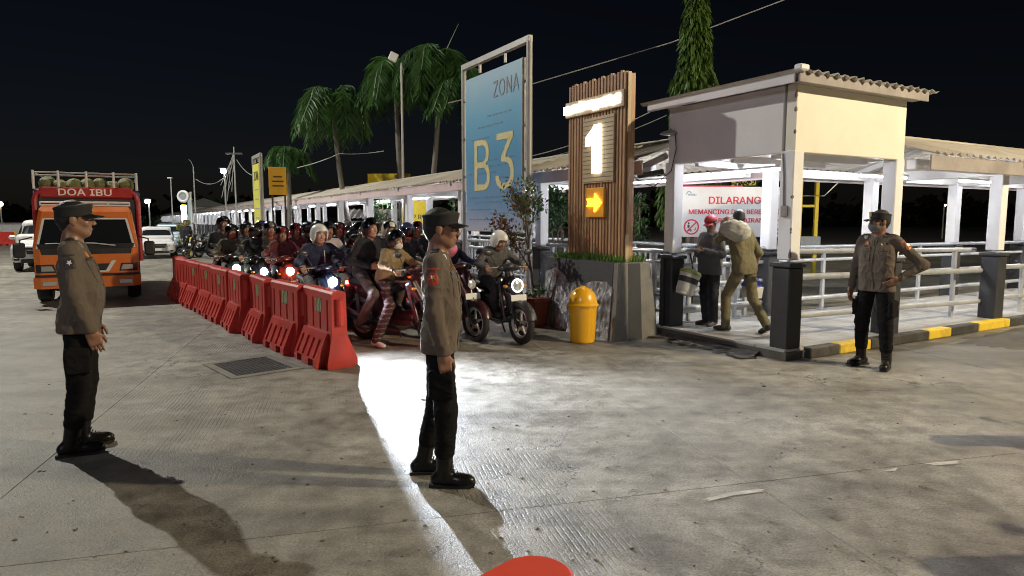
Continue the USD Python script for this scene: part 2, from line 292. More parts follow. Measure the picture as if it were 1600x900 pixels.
def walkway(name, label, loc, rotz, side, xs, x0, x1, fascia):
    """Gable walkway along local x; the second column row lies at y = side * WID (side = -1 or 1)."""
    t = thing(name, label, 'walkway', loc, rotz)
    ym = side * WID / 2; over = .36
    for x in xs:
        for y in (0, side * WID): column(t, x, y)
        part(t, 'cross_beam', box((x, ym, 2.46), (.14, WID - .2, .16), .01), 'white_paint')
        part(t, 'rafter', cat([bar((x, -side * over, EAVE - .06), (x, ym, RIDGE - .07), .06, .08), bar((x, ym, RIDGE - .07), (x, side * (WID + over), EAVE - .06), .06, .08)]), 'white_paint')
    zf = lambda y: RIDGE - (RIDGE - EAVE) * abs(y - ym) / (WID / 2 + over)
    x = x0
    while x < x1 - .01:
        xe = min(x + 3.5, x1); far = x > 34
        if far: xe = min(x + 17.5, x1)
        for ya, yb in ((-side * over, ym), (side * (WID + over), ym)):
            part(t, 'roof_sheet', corrugated(x + .004, xe - .004, zf, ya, yb, .19 if not far else .3, .026, .004, 4 if not far else 3, .015), 'roof_sheet')
        part(t, 'fascia_board', box(((x + xe) / 2, -side * (over - .05), EAVE - .13), (xe - x - .006, .025, .20), .004), fascia)
        part(t, 'fascia_board', box(((x + xe) / 2, side * (WID + over - .05), EAVE - .13), (xe - x - .006, .025, .20), .004), fascia)
        part(t, 'edge_beam', box(((x + xe) / 2, 0, 2.47), (xe - x - .2, .13, .14), .01), 'white_paint')
        part(t, 'edge_beam', box(((x + xe) / 2, side * WID, 2.47), (xe - x - .2, .13, .14), .01), 'white_paint')
        part(t, 'ridge_cap', cat([bar((x, ym - .16, RIDGE - .02), (xe, ym - .16, RIDGE - .02), .02, .01)] + [rot(box(((x + xe) / 2, ym + s * .09, RIDGE + .025), (xe - x - .006, .2, .008)), s * -.3, (1, 0, 0), (0, ym, RIDGE + .03)) for s in (-1, 1)]), 'roof_sheet')
        x = xe
    return t
rL, rR = math.radians(120), math.radians(30)
XL = [3.6 + 3.5 * k for k in range(0, 49)]
walkL = walkway('covered_walkway', 'long white covered walkway running far into the left background behind the riders', C1, rL, -1, XL,   .35, 174, 'pink_fascia')
XR = [5.0, 7.9, 10.8, 13.7, 16.6]
walkR = walkway('covered_walkway', 'white covered walkway on the right behind the officer with hand on hip', C0, rR, 1, XR, 2.42, 18, 'grey_fascia')
# walkway floors: raised slabs with a painted kerb
M('floor_tile', (.40, .40, .40), .35, var=.08, scale=3, dirt=.35, dcol=(.34, .32, .29))
fl = thing('walkway_floor', 'raised floor of pale square tiles under the right hand walkway and tower', 'floor', C0, rR, kind='structure')
part(fl, 'floor_bed', box((8.9, 1.0, .05), (18.2, 2.35, .096)), 'joint_fill')
for i in range(38):
    for j in range(5):
        part(fl, 'tile', box((.04 + .46 * i, .075 + .45 * j, .112), (.452, .442, .03), .003), 'floor_tile')
fl2 = thing('walkway_floor', 'raised pale concrete floor of the long walkway on the left', 'floor', C1, rL, kind='structure')
part(fl2, 'floor_bed', box((87, -1.05, .06), (173.6, 2.4, .116), .01), 'floor_tile')
kerb = thing('kerb', 'kerb painted in black and yellow blocks along the right walkway', 'kerb', C0, rR, kind='structure')
kx = .135
def px_to_s(px):
    k = (px - 800) / F_PX; return (C0[1] * k - C0[0]) / (RDIR[0] - RDIR[1] * k)
edges = [1246, 1292, 1341, 1432, 1467, 1510, 1559, 1598]
ss = [px_to_s(p) for p in edges] + [7.1, 8.0, 8.9, 9.8, 10.7, 11.6]
ss = [max(.14, s) for s in ss]
for k in range(len(ss) - 1):
    part(kerb, 'kerb_block', box(((ss[k] + ss[k + 1]) / 2, -.175, .066), (ss[k + 1] - ss[k] - .006, .15, .131), .012), 'kerb_yellow' if k % 2 else 'kerb_black')
# threshold ramp of the entrance, with a broken edge
th = thing('entrance_ramp', 'dark broken concrete step at the tower entrance', 'step', C0, rL, kind='structure')
part(th, 'step', hull([(.2, .10, 0), (1.85, .10, 0), (.2, .34, 0), (1.85, .26, 0), (.2, .10, .09), (1.85, .10, .085), (.2, .22, .055), (1.85, .18, .05)]), 'kerb_black')
for k in range(9):
    a = .25 + k * .19 + rnd.uniform(-.04, .04); r = rnd.uniform(.05, .12)
    part(th, 'rubble', hull([(a + r * math.cos(q) * rnd.uniform(.6, 1.3), .36 + rnd.uniform(0, .2) + r * math.sin(q) * .7, rnd.choice([0, .02, .035])) for q in np.linspace(0, 6, 9)]), 'kerb_black')

# ---- entrance tower
tower = thing('entrance_tower', 'white and cream gate tower with corrugated roof where the two walkways meet', 'building', C0, rR)
# local x along R, y along L
for (x, y) in ((0, 0), (WID, 0), (0, 2.0), (WID, 2.0)): column(tower, x, y, 2.52, .19, 1.17, 'white_paint')
zt, zb = 3.30, 2.50
part(tower, 'wall_panel', box((WID / 2, -.02, (zt + zb) / 2), (WID + .16, .14, zt - zb), .008), 'cream_paint', label='smooth cream upper wall facing the yard')
part(tower, 'wall_panel', box((-.02, 1.06, (zt + zb) / 2 - .003), (.14, 1.96, zt - zb), .008), 'stained_paint', label='grey stained upper wall facing the riders')
part(tower, 'wall_panel', box((WID / 2 + .1, 2.02, (zt + zb) / 2), (WID - .04, .12, zt - zb), .008), 'white_paint')
part(tower, 'wall_panel', box((WID + .02, 1.0, (zt + zb) / 2 - .002), (.12, 1.8, zt - zb), .008), 'white_paint')
part(tower, 'ceiling', box((WID / 2, 1.0, 2.56), (WID - .16, 1.84, .02)), 'white_paint')
for k in range(3): part(tower, 'ceiling_beam', box((WID / 2, .35 + .65 * k, 2.50), (WID - .17, .07, .09), .006), 'white_paint')
for k, (a, b) in enumerate((((-.0, .3), (-.0, 1.7)), ((.3, 0), (1.8, 0)))):
    pass
zr = lambda y: 3.44 - .035 * abs(y - 1.0)
part(tower, 'roof_sheet', corrugated(-.32, 1.05, zr, -.30, 2.42, .17, .022, .004, 5, .02), 'roof_sheet')
part(tower, 'roof_sheet', corrugated(1.056, WID + .42, lambda y: zr(y) + .004, -.30, 2.42, .17, .022, .004, 5, .02), 'roof_sheet')
part(tower, 'purlin', cat([box((WID / 2, y, 3.36), (WID + .5, .05, .07)) for y in (.12, 1.0, 1.88)]), 'grey_fascia')
part(tower, 'fascia_board', box((WID / 2 + .02, -.24, 3.335), (WID + .55, .025, .13), .004), 'grey_fascia')
part(tower, 'fascia_board', box((-.26, 1.06, 3.333), (.025, 2.5, .13), .004), 'stained_paint')
part(tower, 'corner_cap', box((-.25, -.265, 3.42), (.16, .10, .07), .015), 'white_paint')
part(tower, 'soffit', box((WID / 2, -.16, 3.285), (WID + .4, .15, .01)), 'grey_fascia')
# pipes, spot and cable at the left corner of the tower
pf = thing('drain_pipe', 'grey drain pipes leaning from the walkway roof to the tower corner', 'pipe', C1 + np.array([0, 0, 0]), rL)
part(pf, 'pipe', tube([(.06, .12, 2.62), (.4, .16, 2.52), (.95, .2, 2.42)], .05, 10), 'steel', 40)
part(pf, 'pipe', tube([(.1, .14, 2.40), (.55, .2, 2.36)], .04, 10), 'black_plastic', 40)
part(pf, 'cable', tube([(-.12, .12, 2.94), (-.18, .15, 2.7), (-.08, .14, 2.4), (.25, .17, 2.18), (.6, .18, 2.3), (.75, .2, 2.42)], .008, 6), 'black_plastic', 60)
sl = thing('wall_lamp', 'small round unlit lamp under the tower eave at the left corner', 'lamp', C1 + RDIR * -.1 + np.array([0, 0, 2.93]), rL)
part(sl, 'lamp_shade', lathe([(.0, -.02), (.10, -.015), (.15, .0), (.12, .03), (.04, .055), (.0, .06)], 18), 'steel', 40)
part(sl, 'bracket', tube([(0, 0, .05), (0, -.05, .12), (0, -.12, .14)], .012, 6), 'dark_metal')

# ---- railings
M('railing_white', (.42, .44, .47), .38, .3, var=.1, scale=6, dirt=.4, dcol=(.3, .27, .24))
def rail_bay(name, label, loc, rz, L, group, bars=True, grille=False):
    t = thing(name, label, 'railing', loc, rz, group)
    part(t, 'top_rail', tube([(.0, 0, 1.22), (L, 0, 1.22)], .035, 8), 'railing_white', 50)
    part(t, 'middle_rail', tube([(.0, 0, 1.06), (L, 0, 1.06)], .028, 8), 'railing_white', 50)
    part(t, 'bottom_rail', tube([(.0, 0, .32), (L, 0, .32)], .028, 8), 'railing_white', 50)
    part(t, 'bottom_rail', tube([(.0, 0, .56), (L, 0, .56)], .02, 8), 'railing_white', 50)
    for x in (.18, L / 2, L - .18): part(t, 'post', box((x, 0, .67), (.07, .05, 1.06), .008), 'railing_white')
    if bars:
        n = int(L / .17)
        for k in range(n): part(t, 'bar', box((.1 + (k + .5) * (L - .2) / n, 0, .69), (.045, .03, .70)), 'railing_white')
    return t
places = ['beside the pylon planter', 'behind the rider in the white helmet', 'behind the zone sign', 'behind the centre officer', 'behind the pillion with black helmet', 'behind the rider waving across', 'in the middle of the queue', 'behind the far riders']
first = None
for k in range(8):
    L = 3.24 if k else 3.2
    loc = C1 + LDIR * ((3.6 + 3.5 * (k - 1) + .13) if k else .2)
    lab = 'near side grey barred railing of the long walkway, ' + places[k]
    if k < 2: bay = rail_bay('railing', lab, loc, rL, L, 'near railings of the long walkway'); first = bay
    else: copy_of(first, 'railing', lab, loc, rL)
for k in range(7):
    lab = 'far side grey barred railing of the long walkway, ' + places[k]
    copy_of(first, 'railing', lab, C1 + RDIR * WID + LDIR * (.25 + 3.5 * k), rL, 'far railings of the long walkway')
# right wing, front: stepped pipe railing that falls slightly to the right
def pipe_rail(label, loc, rz, L, zs, drop, posts, thick):
    t = thing('pipe_railing', label, 'railing', loc, rz)
    for z, r in zip(zs, thick): part(t, 'rail', tube([(0.0, 0, z), (L * .5, 0, z - drop * .5), (L, 0, z - drop)], r, 10), 'railing_white', 50)
    for x in posts:
        part(t, 'post', box((x, 0, (zs[0] - drop * x / L + .13) / 2), (.07, .055, zs[0] - drop * x / L - .13), .008), 'railing_white')
        part(t, 'foot_plate', box((x, 0, .133), (.16, .13, .012)), 'railing_white')
    return t
pipe_rail('front pipe railing with thick tubes between the corner column and the next plinth', C0 + RDIR * .13 + LDIR * .12, rR, 4.76, [.98, .48], .09, [], [.042, .038])
r2 = pipe_rail('tall white framed railing behind the officer with hand on hip', C0 + RDIR * .42 + LDIR * .30, rR, 4.6, [1.29, ], .08, [.02, 2.35, 4.0], [.034])
pipe_rail('front pipe railing at the right edge beyond the second plinth', C0 + RDIR * 5.16 + LDIR * .12, rR, 2.6, [.93, .42], .06, [1.1, ], [.042, .038])
pipe_rail('back pipe railing of the right walkway seen through the front one', C0 + RDIR * .15 + LDIR * 2.0, rR, 10.6, [1.24, 1.02, .72, .36], .05, [1.2, 3.4, 6.4, 9.3], [.035, .03, .03, .038])
pipe_rail('railing at the back of the tower behind the man in the red cap', C1 + RDIR * .1 + LDIR * .1, rR, 1.95, [1.22, .98, .62, .30], 0, [.35, 1.0, 1.6], [.04, .03, .035, .04])

# ---- fluorescent tubes
def tube_lamp(name, label, loc, rz, L=1.22, group=None):
    t = thing(name, label, 'lamp', loc, rz, group)
    part(t, 'lamp_body', box((0, 0, .035), (L + .06, .06, .035), .006), 'white_paint')
    part(t, 'tube', tube([(-L / 2, 0, 0), (L / 2, 0, 0)], .0165, 8), 'tube_glow', 50)
    return t
where = {0: 'just left of the number pylon', 1: 'between the zone sign and the pylon', 2: 'left of the zone sign', 3: 'above the centre officer', 4: 'above the black helmet pillion'}
t0 = tube_lamp('tube_lamp', 'glowing tube lamp under the tower ceiling above the man in the red cap', C0 + RDIR * .95 + LDIR * 1.55 + np.array([0, 0, 2.40]), rL)
for k in range(49):
    copy_of(t0, 'tube_lamp', f'glowing tube lamp under the long walkway roof, {where[k]}' if k in where else 'glowing tube lamp in the row fading into the left distance', C1 + LDIR * (1.85 + 3.5 * k) + RDIR * 1.05 + np.array([0, 0, 2.36]), rL, 'tube lamps of the long walkway')
for k, s in enumerate((3.55, 6.45, 9.35, 12.25)):
    copy_of(t0, 'tube_lamp', 'glowing tube lamp under the right walkway roof ' + ('behind the cream wall corner', 'at the right edge of the picture', 'outside the right edge, nearer one', 'outside the right edge, farther one')[k], C0 + RDIR * s + LDIR * 1.0 + np.array([0, 0, 2.38]), rR, 'tube lamps of the right walkway')

M('bare_patch', (.16, .14, .12), .8, var=.3, scale=20)
rc = random.Random(6)
for k in range(9):
    z = rc.choice([1.3, 1.55, 1.72, 1.95, 2.2, 2.44, 2.7, 2.95, 3.15]) + rc.uniform(-.05, .05); w, h = rc.uniform(.012, .035), rc.uniform(.02, .07); e = -.095 if z < 2.5 else -.092
    part(tower, 'chipped_spot', hull([(e - .003 + a, e - .003 + b, z + q) for a, b, q in ((0, 0, -h), (w, 0, -h * .4), (w * .7, 0, h * .5), (0, 0, h), (0, w * .8, h * .3), (0, w, -h * .5), (w * .5, w * .5, 0))]), 'bare_patch')
part(tower, 'switch_box', box((-.11, .0, 1.80), (.035, .09, .13), .008), 'grey_fascia'); part(tower, 'conduit', tube([(-.105, .02, 1.86), (-.105, .03, 2.2), (-.105, .06, 2.49)], .009, 6), 'grey_fascia')
# ------------------------------------------------------------------ soft bodies: signed distances, meshed with surface nets
def s_cap(p, a, b, ra, rb):
    a, b = np.asarray(a, np.float32), np.asarray(b, np.float32); d = b - a
    t = np.clip(((p - a) @ d) / max(float(d @ d), 1e-9), 0, 1)
    return np.linalg.norm(p - a - t[:, None] * d, axis=1) - (ra + (rb - ra) * t)
def s_ell(p, c, r, R=None):
    q = p - np.asarray(c, np.float32)
    if R is not None: q = q @ np.asarray(R, np.float32)
    r = np.asarray(r, np.float32); k0 = np.linalg.norm(q / r, axis=1); k1 = np.linalg.norm(q / (r * r), axis=1)
    return np.where(k1 > 1e-6, k0 * (k0 - 1) / np.maximum(k1, 1e-6), -r.min())
def s_box(p, c, h, rad, R=None):
    q = p - np.asarray(c, np.float32)
    if R is not None: q = q @ np.asarray(R, np.float32)
    q = np.abs(q) - (np.asarray(h, np.float32) - rad)
    return np.linalg.norm(np.maximum(q, 0), axis=1) + np.minimum(q.max(1), 0) - rad
def smin(a, b, k):
    h = np.clip(.5 + .5 * (b - a) / k, 0, 1); return b * (1 - h) + a * h - k * h * (1 - h)
def smax(a, b, k): return -smin(-a, -b, k)
def evalp(prims, p):
    """prims: ('c', a, b, ra, rb, k) | ('e', c, r, R, k) | ('b', c, h, rad, R, k); a leading '-' cuts."""
    d = None
    for q in prims:
        t = q[0].lstrip('-')
        v = s_cap(p, *q[1:5]) if t == 'c' else s_ell(p, *q[1:4]) if t == 'e' else s_box(p, *q[1:5])
        k = q[-1]
        d = v if d is None else smax(d, -v, k) if q[0][0] == '-' else smin(d, v, k)
    return d
def nets(f, lo, hi, h, step=5):
    lo, hi = np.asarray(lo, float), np.asarray(hi, float)
    n = (np.ceil((hi - lo) / h / step).astype(int)) * step + 1; nc = (n - 1) // step + 1
    ax = [lo[k] + h * step * np.arange(nc[k]) for k in range(3)]
    P = np.stack(np.meshgrid(*ax, indexing='ij'), -1).reshape(-1, 3).astype(np.float32)
    C = f(P).reshape(nc)
    band = np.abs(C) < h * step * 1.35
    blk = np.zeros(nc - 1, bool)
    for a in (0, 1):
        for b in (0, 1):
            for c in (0, 1): blk |= band[a:nc[0] - 1 + a, b:nc[1] - 1 + b, c:nc[2] - 1 + c]
    Fv = np.repeat(np.repeat(np.repeat(np.where(C < 0, -1., 1.).astype(np.float32), step, 0), step, 1), step, 2)[:n[0], :n[1], :n[2]].copy()
    m = np.zeros(n, bool); big = np.repeat(np.repeat(np.repeat(blk, step, 0), step, 1), step, 2)
    for a in (0, 1):
        for b in (0, 1):
            for c in (0, 1): m[a:n[0] - 1 + a, b:n[1] - 1 + b, c:n[2] - 1 + c] |= big
    I = np.argwhere(m)
    vals = np.concatenate([f((lo + h * I[s:s + 200000]).astype(np.float32)) for s in range(0, len(I), 200000)]) if len(I) else np.zeros(0)
    Fv[tuple(I.T)] = vals
    ins = Fv < 0; cnt = np.zeros(n - 1, np.int8)
    for a in (0, 1):
        for b in (0, 1):
            for c in (0, 1): cnt += ins[a:n[0] - 1 + a, b:n[1] - 1 + b, c:n[2] - 1 + c]
    cells = np.argwhere((cnt > 0) & (cnt < 8)); vid = np.full(n - 1, -1, np.int32); vid[tuple(cells.T)] = np.arange(len(cells))
    off = np.array([[a, b, c] for a in (0, 1) for b in (0, 1) for c in (0, 1)])
    cv = np.stack([Fv[tuple((cells + o).T)] for o in off], 1); acc = np.zeros((len(cells), 3)); w = np.zeros(len(cells))
    for i in range(8):
        for j in range(i + 1, 8):
            if np.abs(off[i] - off[j]).sum() == 1:
                x = (cv[:, i] < 0) != (cv[:, j] < 0); t = np.where(x, cv[:, i] / np.where(x, cv[:, i] - cv[:, j], 1), 0)
                acc += np.where(x[:, None], off[i] + t[:, None] * (off[j] - off[i]), 0); w += x
    V = lo + h * (cells + acc / w[:, None]); Q = []
    for k in range(3):
        a, b = (k + 1) % 3, (k + 2) % 3; s0 = [slice(None)] * 3; s1 = [slice(None)] * 3; s0[k] = slice(0, -1); s1[k] = slice(1, None)
        ch = ins[tuple(s0)] != ins[tuple(s1)]; e = np.argwhere(ch); e = e[(e[:, a] > 0) & (e[:, b] > 0) & (e[:, a] < n[a] - 1) & (e[:, b] < n[b] - 1)]
        ea, eb = np.eye(3, dtype=int)[a], np.eye(3, dtype=int)[b]
        q = np.stack([vid[tuple((e - ea - eb).T)], vid[tuple((e - eb).T)], vid[tuple(e.T)], vid[tuple((e - ea).T)]], 1)
        flip = ~ins[tuple(e.T)]; q[flip] = q[flip][:, ::-1]; Q.append(q)
    Q = np.vstack(Q); return V, Q[(Q >= 0).all(1)]
def blob(prims, h, pad=.03, cut=None, wrinkle=0., wscale=(15, 15, 7), seed=0, off=0., smooth_noise=True):
    """Mesh of a list of primitives; cut: planes (point, normal) that keep the side against the normal."""
    pts = []
    for q in prims:
        if q[0] == 'c': pts += [np.asarray(q[1]) - q[3], np.asarray(q[1]) + q[3], np.asarray(q[2]) - q[4], np.asarray(q[2]) + q[4]]
        elif q[0] in 'eb': r = np.linalg.norm(q[2]) if q[3 if q[0] == 'e' else 4] is not None else np.asarray(q[2]); pts += [np.asarray(q[1]) - r, np.asarray(q[1]) + r]
    pts = np.array(pts); lo, hi = pts.min(0) - pad - abs(off), pts.max(0) + pad + abs(off)
    def f(p):
        d = evalp(prims, p) - off
        if wrinkle:
            q = p * np.asarray(wscale); q = q + 1.3 * (meshkit.noise(p * 5.1, seed + 7) - .5)[:, None]
            n1 = meshkit.noise(q, seed); rd = 1 - np.abs(2 * meshkit.noise(q * 1.9 + 3.1, seed + 1) - 1)
            d = d + wrinkle * 1.2 * (n1 - .5) - wrinkle * .9 * (rd ** 4 - .2)
        for (o, nn) in cut or []: d = np.maximum(d, (p - np.asarray(o, np.float32)) @ np.asarray(nn, np.float32))
        return d
    return nets(f, lo, hi, h), f
def Rz(a): c, s = math.cos(a), math.sin(a); return np.array([[c, -s, 0], [s, c, 0], [0, 0, 1.0]])
def Ry(a): c, s = math.cos(a), math.sin(a); return np.array([[c, 0, s], [0, 1, 0], [-s, 0, c]])
def Rx(a): c, s = math.cos(a), math.sin(a); return np.array([[1, 0, 0], [0, c, -s], [0, s, c]])
def xf(prims, R, o):
    """Primitives of a local frame turned by R and moved to o."""
    R, o = np.asarray(R, float), np.asarray(o, float); out = []
    for q in prims:
        t = q[0].lstrip('-'); mv = lambda v: o + R @ np.asarray(v, float)
        if t == 'c': out.append((q[0], mv(q[1]), mv(q[2])) + q[3:])
        elif t == 'e': out.append((q[0], mv(q[1]), q[2], R @ q[3] if q[3] is not None else R, q[4]))
        else: out.append((q[0], mv(q[1]), q[2], q[3], R @ q[4] if q[4] is not None else R, q[5]))
    return out
def sym(*qs):
    out = []
    for q in qs:
        out.append(q); fl = lambda v: np.asarray(v, float) * [1, -1, 1]
        out.append((q[0], fl(q[1]), fl(q[2])) + q[3:] if q[0].endswith('c') else (q[0], fl(q[1])) + q[2:])
    return out
HEAD = [('e', (-.014, 0, .030), (.098, .077, .088), None, .02), ('e', (.024, 0, -.042), (.064, .058, .078), None, .03), ('e', (.050, 0, -.100), (.030, .032, .022), None, .03)] + \
    sym(('c', (-.005, .046, -.062), (.045, .022, -.098), .02, .018, .03), ('e', (.058, .037, -.030), (.024, .024, .022), None, .02)) + \
    [('c', (.076, -.028, .020), (.076, .028, .020), .013, .013, .015), ('c', (.084, 0, .008), (.106, 0, -.034), .008, .0125, .012)] + \
    sym(('e', (.096, .0115, -.040), (.010, .008, .0075), None, .008)) + \
    [('c', (.083, -.017, -.068), (.083, .017, -.068), .0085, .0085, .008), ('c', (.080, -.015, -.080), (.080, .015, -.080), .0085, .0085, .008)] + \
    sym(('-e', (.096, .031, -.001), (.014, .017, .011), None, .010), ('e', (-.010, .078, -.014), (.021, .010, .032), Rz(.25), .008))
def hand_prims(w, d, pn, side, curl=.35, spread=.35):
    """w wrist, d finger direction, pn palm normal; side +1 left."""
    w, d, pn = (np.asarray(v, float) for v in (w, d, pn)); d = d / np.linalg.norm(d); pn = pn - d * (pn @ d); pn /= np.linalg.norm(pn)
    t = np.cross(d, pn) * -side   # towards the thumb
    P = [('c', w, w + d * .03, .026, .026, .02), ('b', w + d * .058, (.046, .041, .014), .013, np.stack([d, t, pn], 1), .02)]
    for k, (o, L) in enumerate(((.030, .070), (.0105, .078), (-.0095, .073), (-.028, .058))):
        a = w + d * .095 + t * o; cur = d; dirn = t * (o * 2.2 * spread)
        for j, s in enumerate((.45, .32, .26)):
            ang = curl * (1 + .25 * k) * (.6 + .5 * j); ax = np.cross(cur, pn); cur = cur * math.cos(ang) + pn * math.sin(ang) if j else (d + dirn) * math.cos(ang) + pn * math.sin(ang); cur /= np.linalg.norm(cur)
            b = a + cur * L * s; P.append(('c', a, b, .0088 - .0008 * j, .0082 - .0008 * j, .004)); a = b
            pn_ = pn
    a = w + d * .035 + t * .028; b = a + (d * .55 + t * .6 + pn * .35) * .042; c = b + (d * .85 + t * .15 + pn * .35) * .034; e = c + (d * .9 + pn * .4) * .022
    P += [('c', a, b, .014, .0115, .012), ('c', b, c, .0105, .0095, .006), ('c', c, e, .0095, .008, .005)]
    return P
def V(*a): return np.array(a, float)
def stand_joints(H=1.72, belly=0., feet=((.0, .12), (.0, -.12)), toe=(.12, -.12), lean=0.):
    s = H / 1.72
    J = dict(P=V(0, 0, .93), B=V(.012 + lean * .15, 0, 1.10), C=V(.005 + lean * .3, 0, 1.28), N=V(-.012 + lean * .45, 0, 1.455), Hd=V(.02 + lean * .5, 0, 1.605))
    for k, sd in (('l', 1), ('r', -1)):
        fx, fy = feet[0 if sd > 0 else 1]
        J['sh' + k] = V(-.01 + lean * .4, .163 * sd, 1.40); J['el' + k] = V(-.03 + lean * .3, .215 * sd, 1.12); J['wr' + k] = V(.05 + lean * .2, .215 * sd, .885); J['hd' + k] = V(.25, 0, -1); J['pn' + k] = V(.1, -sd, 0)
        J['hp' + k] = V(0, .092 * sd, .90); J['kn' + k] = V(fx * .5 + .02, fy * .55 + .05 * sd, .49); J['an' + k] = V(fx - .02, fy, .09); J['to' + k] = toe[0 if sd > 0 else 1]
    for k in J:
        if isinstance(J[k], np.ndarray) and not k.startswith(('hd', 'pn')): J[k] = J[k] * s
    J['belly'] = belly; J['yaw'] = 0.; J['pitch'] = 0.; J['lat'] = V(0, 1, 0); J['curl'] = {'l': .35, 'r': .35}
    return J
def torso(J, g, b=0.):
    """Torso primitives, g thicker than the body."""
    y = J['lat']; w = J.get('wide', .95); out = []; skirt = b * .55 if g > 0 else 0
    keys = [(J['P'], .082, .084 + skirt, 0), (J['B'], .078, .082 + b * .6, b), (J['C'], .092, .086, 0)]
    for i in range(2):
        (p0, l0, r0, b0), (p1, l1, r1, b1) = keys[i], keys[i + 1]
        for u in (np.linspace(0, 1, 4)[:3] if i == 0 else np.linspace(0, 1, 4)):
            e = u * u * (3 - 2 * u); c = p0 + (p1 - p0) * u + V(b0 + (b1 - b0) * e, 0, 0); l = (l0 + (l1 - l0) * u) * w; r = r0 + (r1 - r0) * e + g
            out.append(('c', c - y * l, c + y * l, r, r, .035))
    return out + [('c', J['shr'] + (J['shl'] - J['shr']) * .16, J['shl'] + (J['shr'] - J['shl']) * .16, .045 + g, .045 + g, .07),
            ('c', J['N'] - (J['N'] - J['C']) * .3, J['N'], .062 + g * .5, .048 + g * .4, .05)]
def body_mesh(J, h):
    R = Rz(J['yaw']) @ Ry(J['pitch']); P = [('c', J['N'] - (J['N'] - J['C']) * .2, J['Hd'] + R @ V(-.022, 0, -.05), .056, .055, .02)] + xf(HEAD, R, J['Hd'])
    head = P; arms = []
    for s, sd in (('l', 1), ('r', -1)):
        arms += [('c', J['sh' + s], J['el' + s], .048, .040, .03), ('c', J['el' + s], J['wr' + s], .040, .027, .02)]
        arms += hand_prims(J['wr' + s], J['hd' + s], J['pn' + s], sd, J['curl'][s])
    legs = []
    for s in 'lr': legs += [('c', J['hp' + s], J['kn' + s], .07, .045, .03), ('c', J['kn' + s], J['an' + s], .043, .03, .02)]
    tor = torso(J, -.012)
    def grp(prims):
        pts = np.array([np.asarray(q[1]) for q in prims] + [np.asarray(q[2]) for q in prims if q[0].endswith('c')]); return pts.min(0) - .13, pts.max(0) + .13
    sets = [(g, *grp(g)) for g in (head, arms, tor + legs)]
    allp = head + tor + arms + legs
    return blob(allp, h)[0]
CLOTH = 0
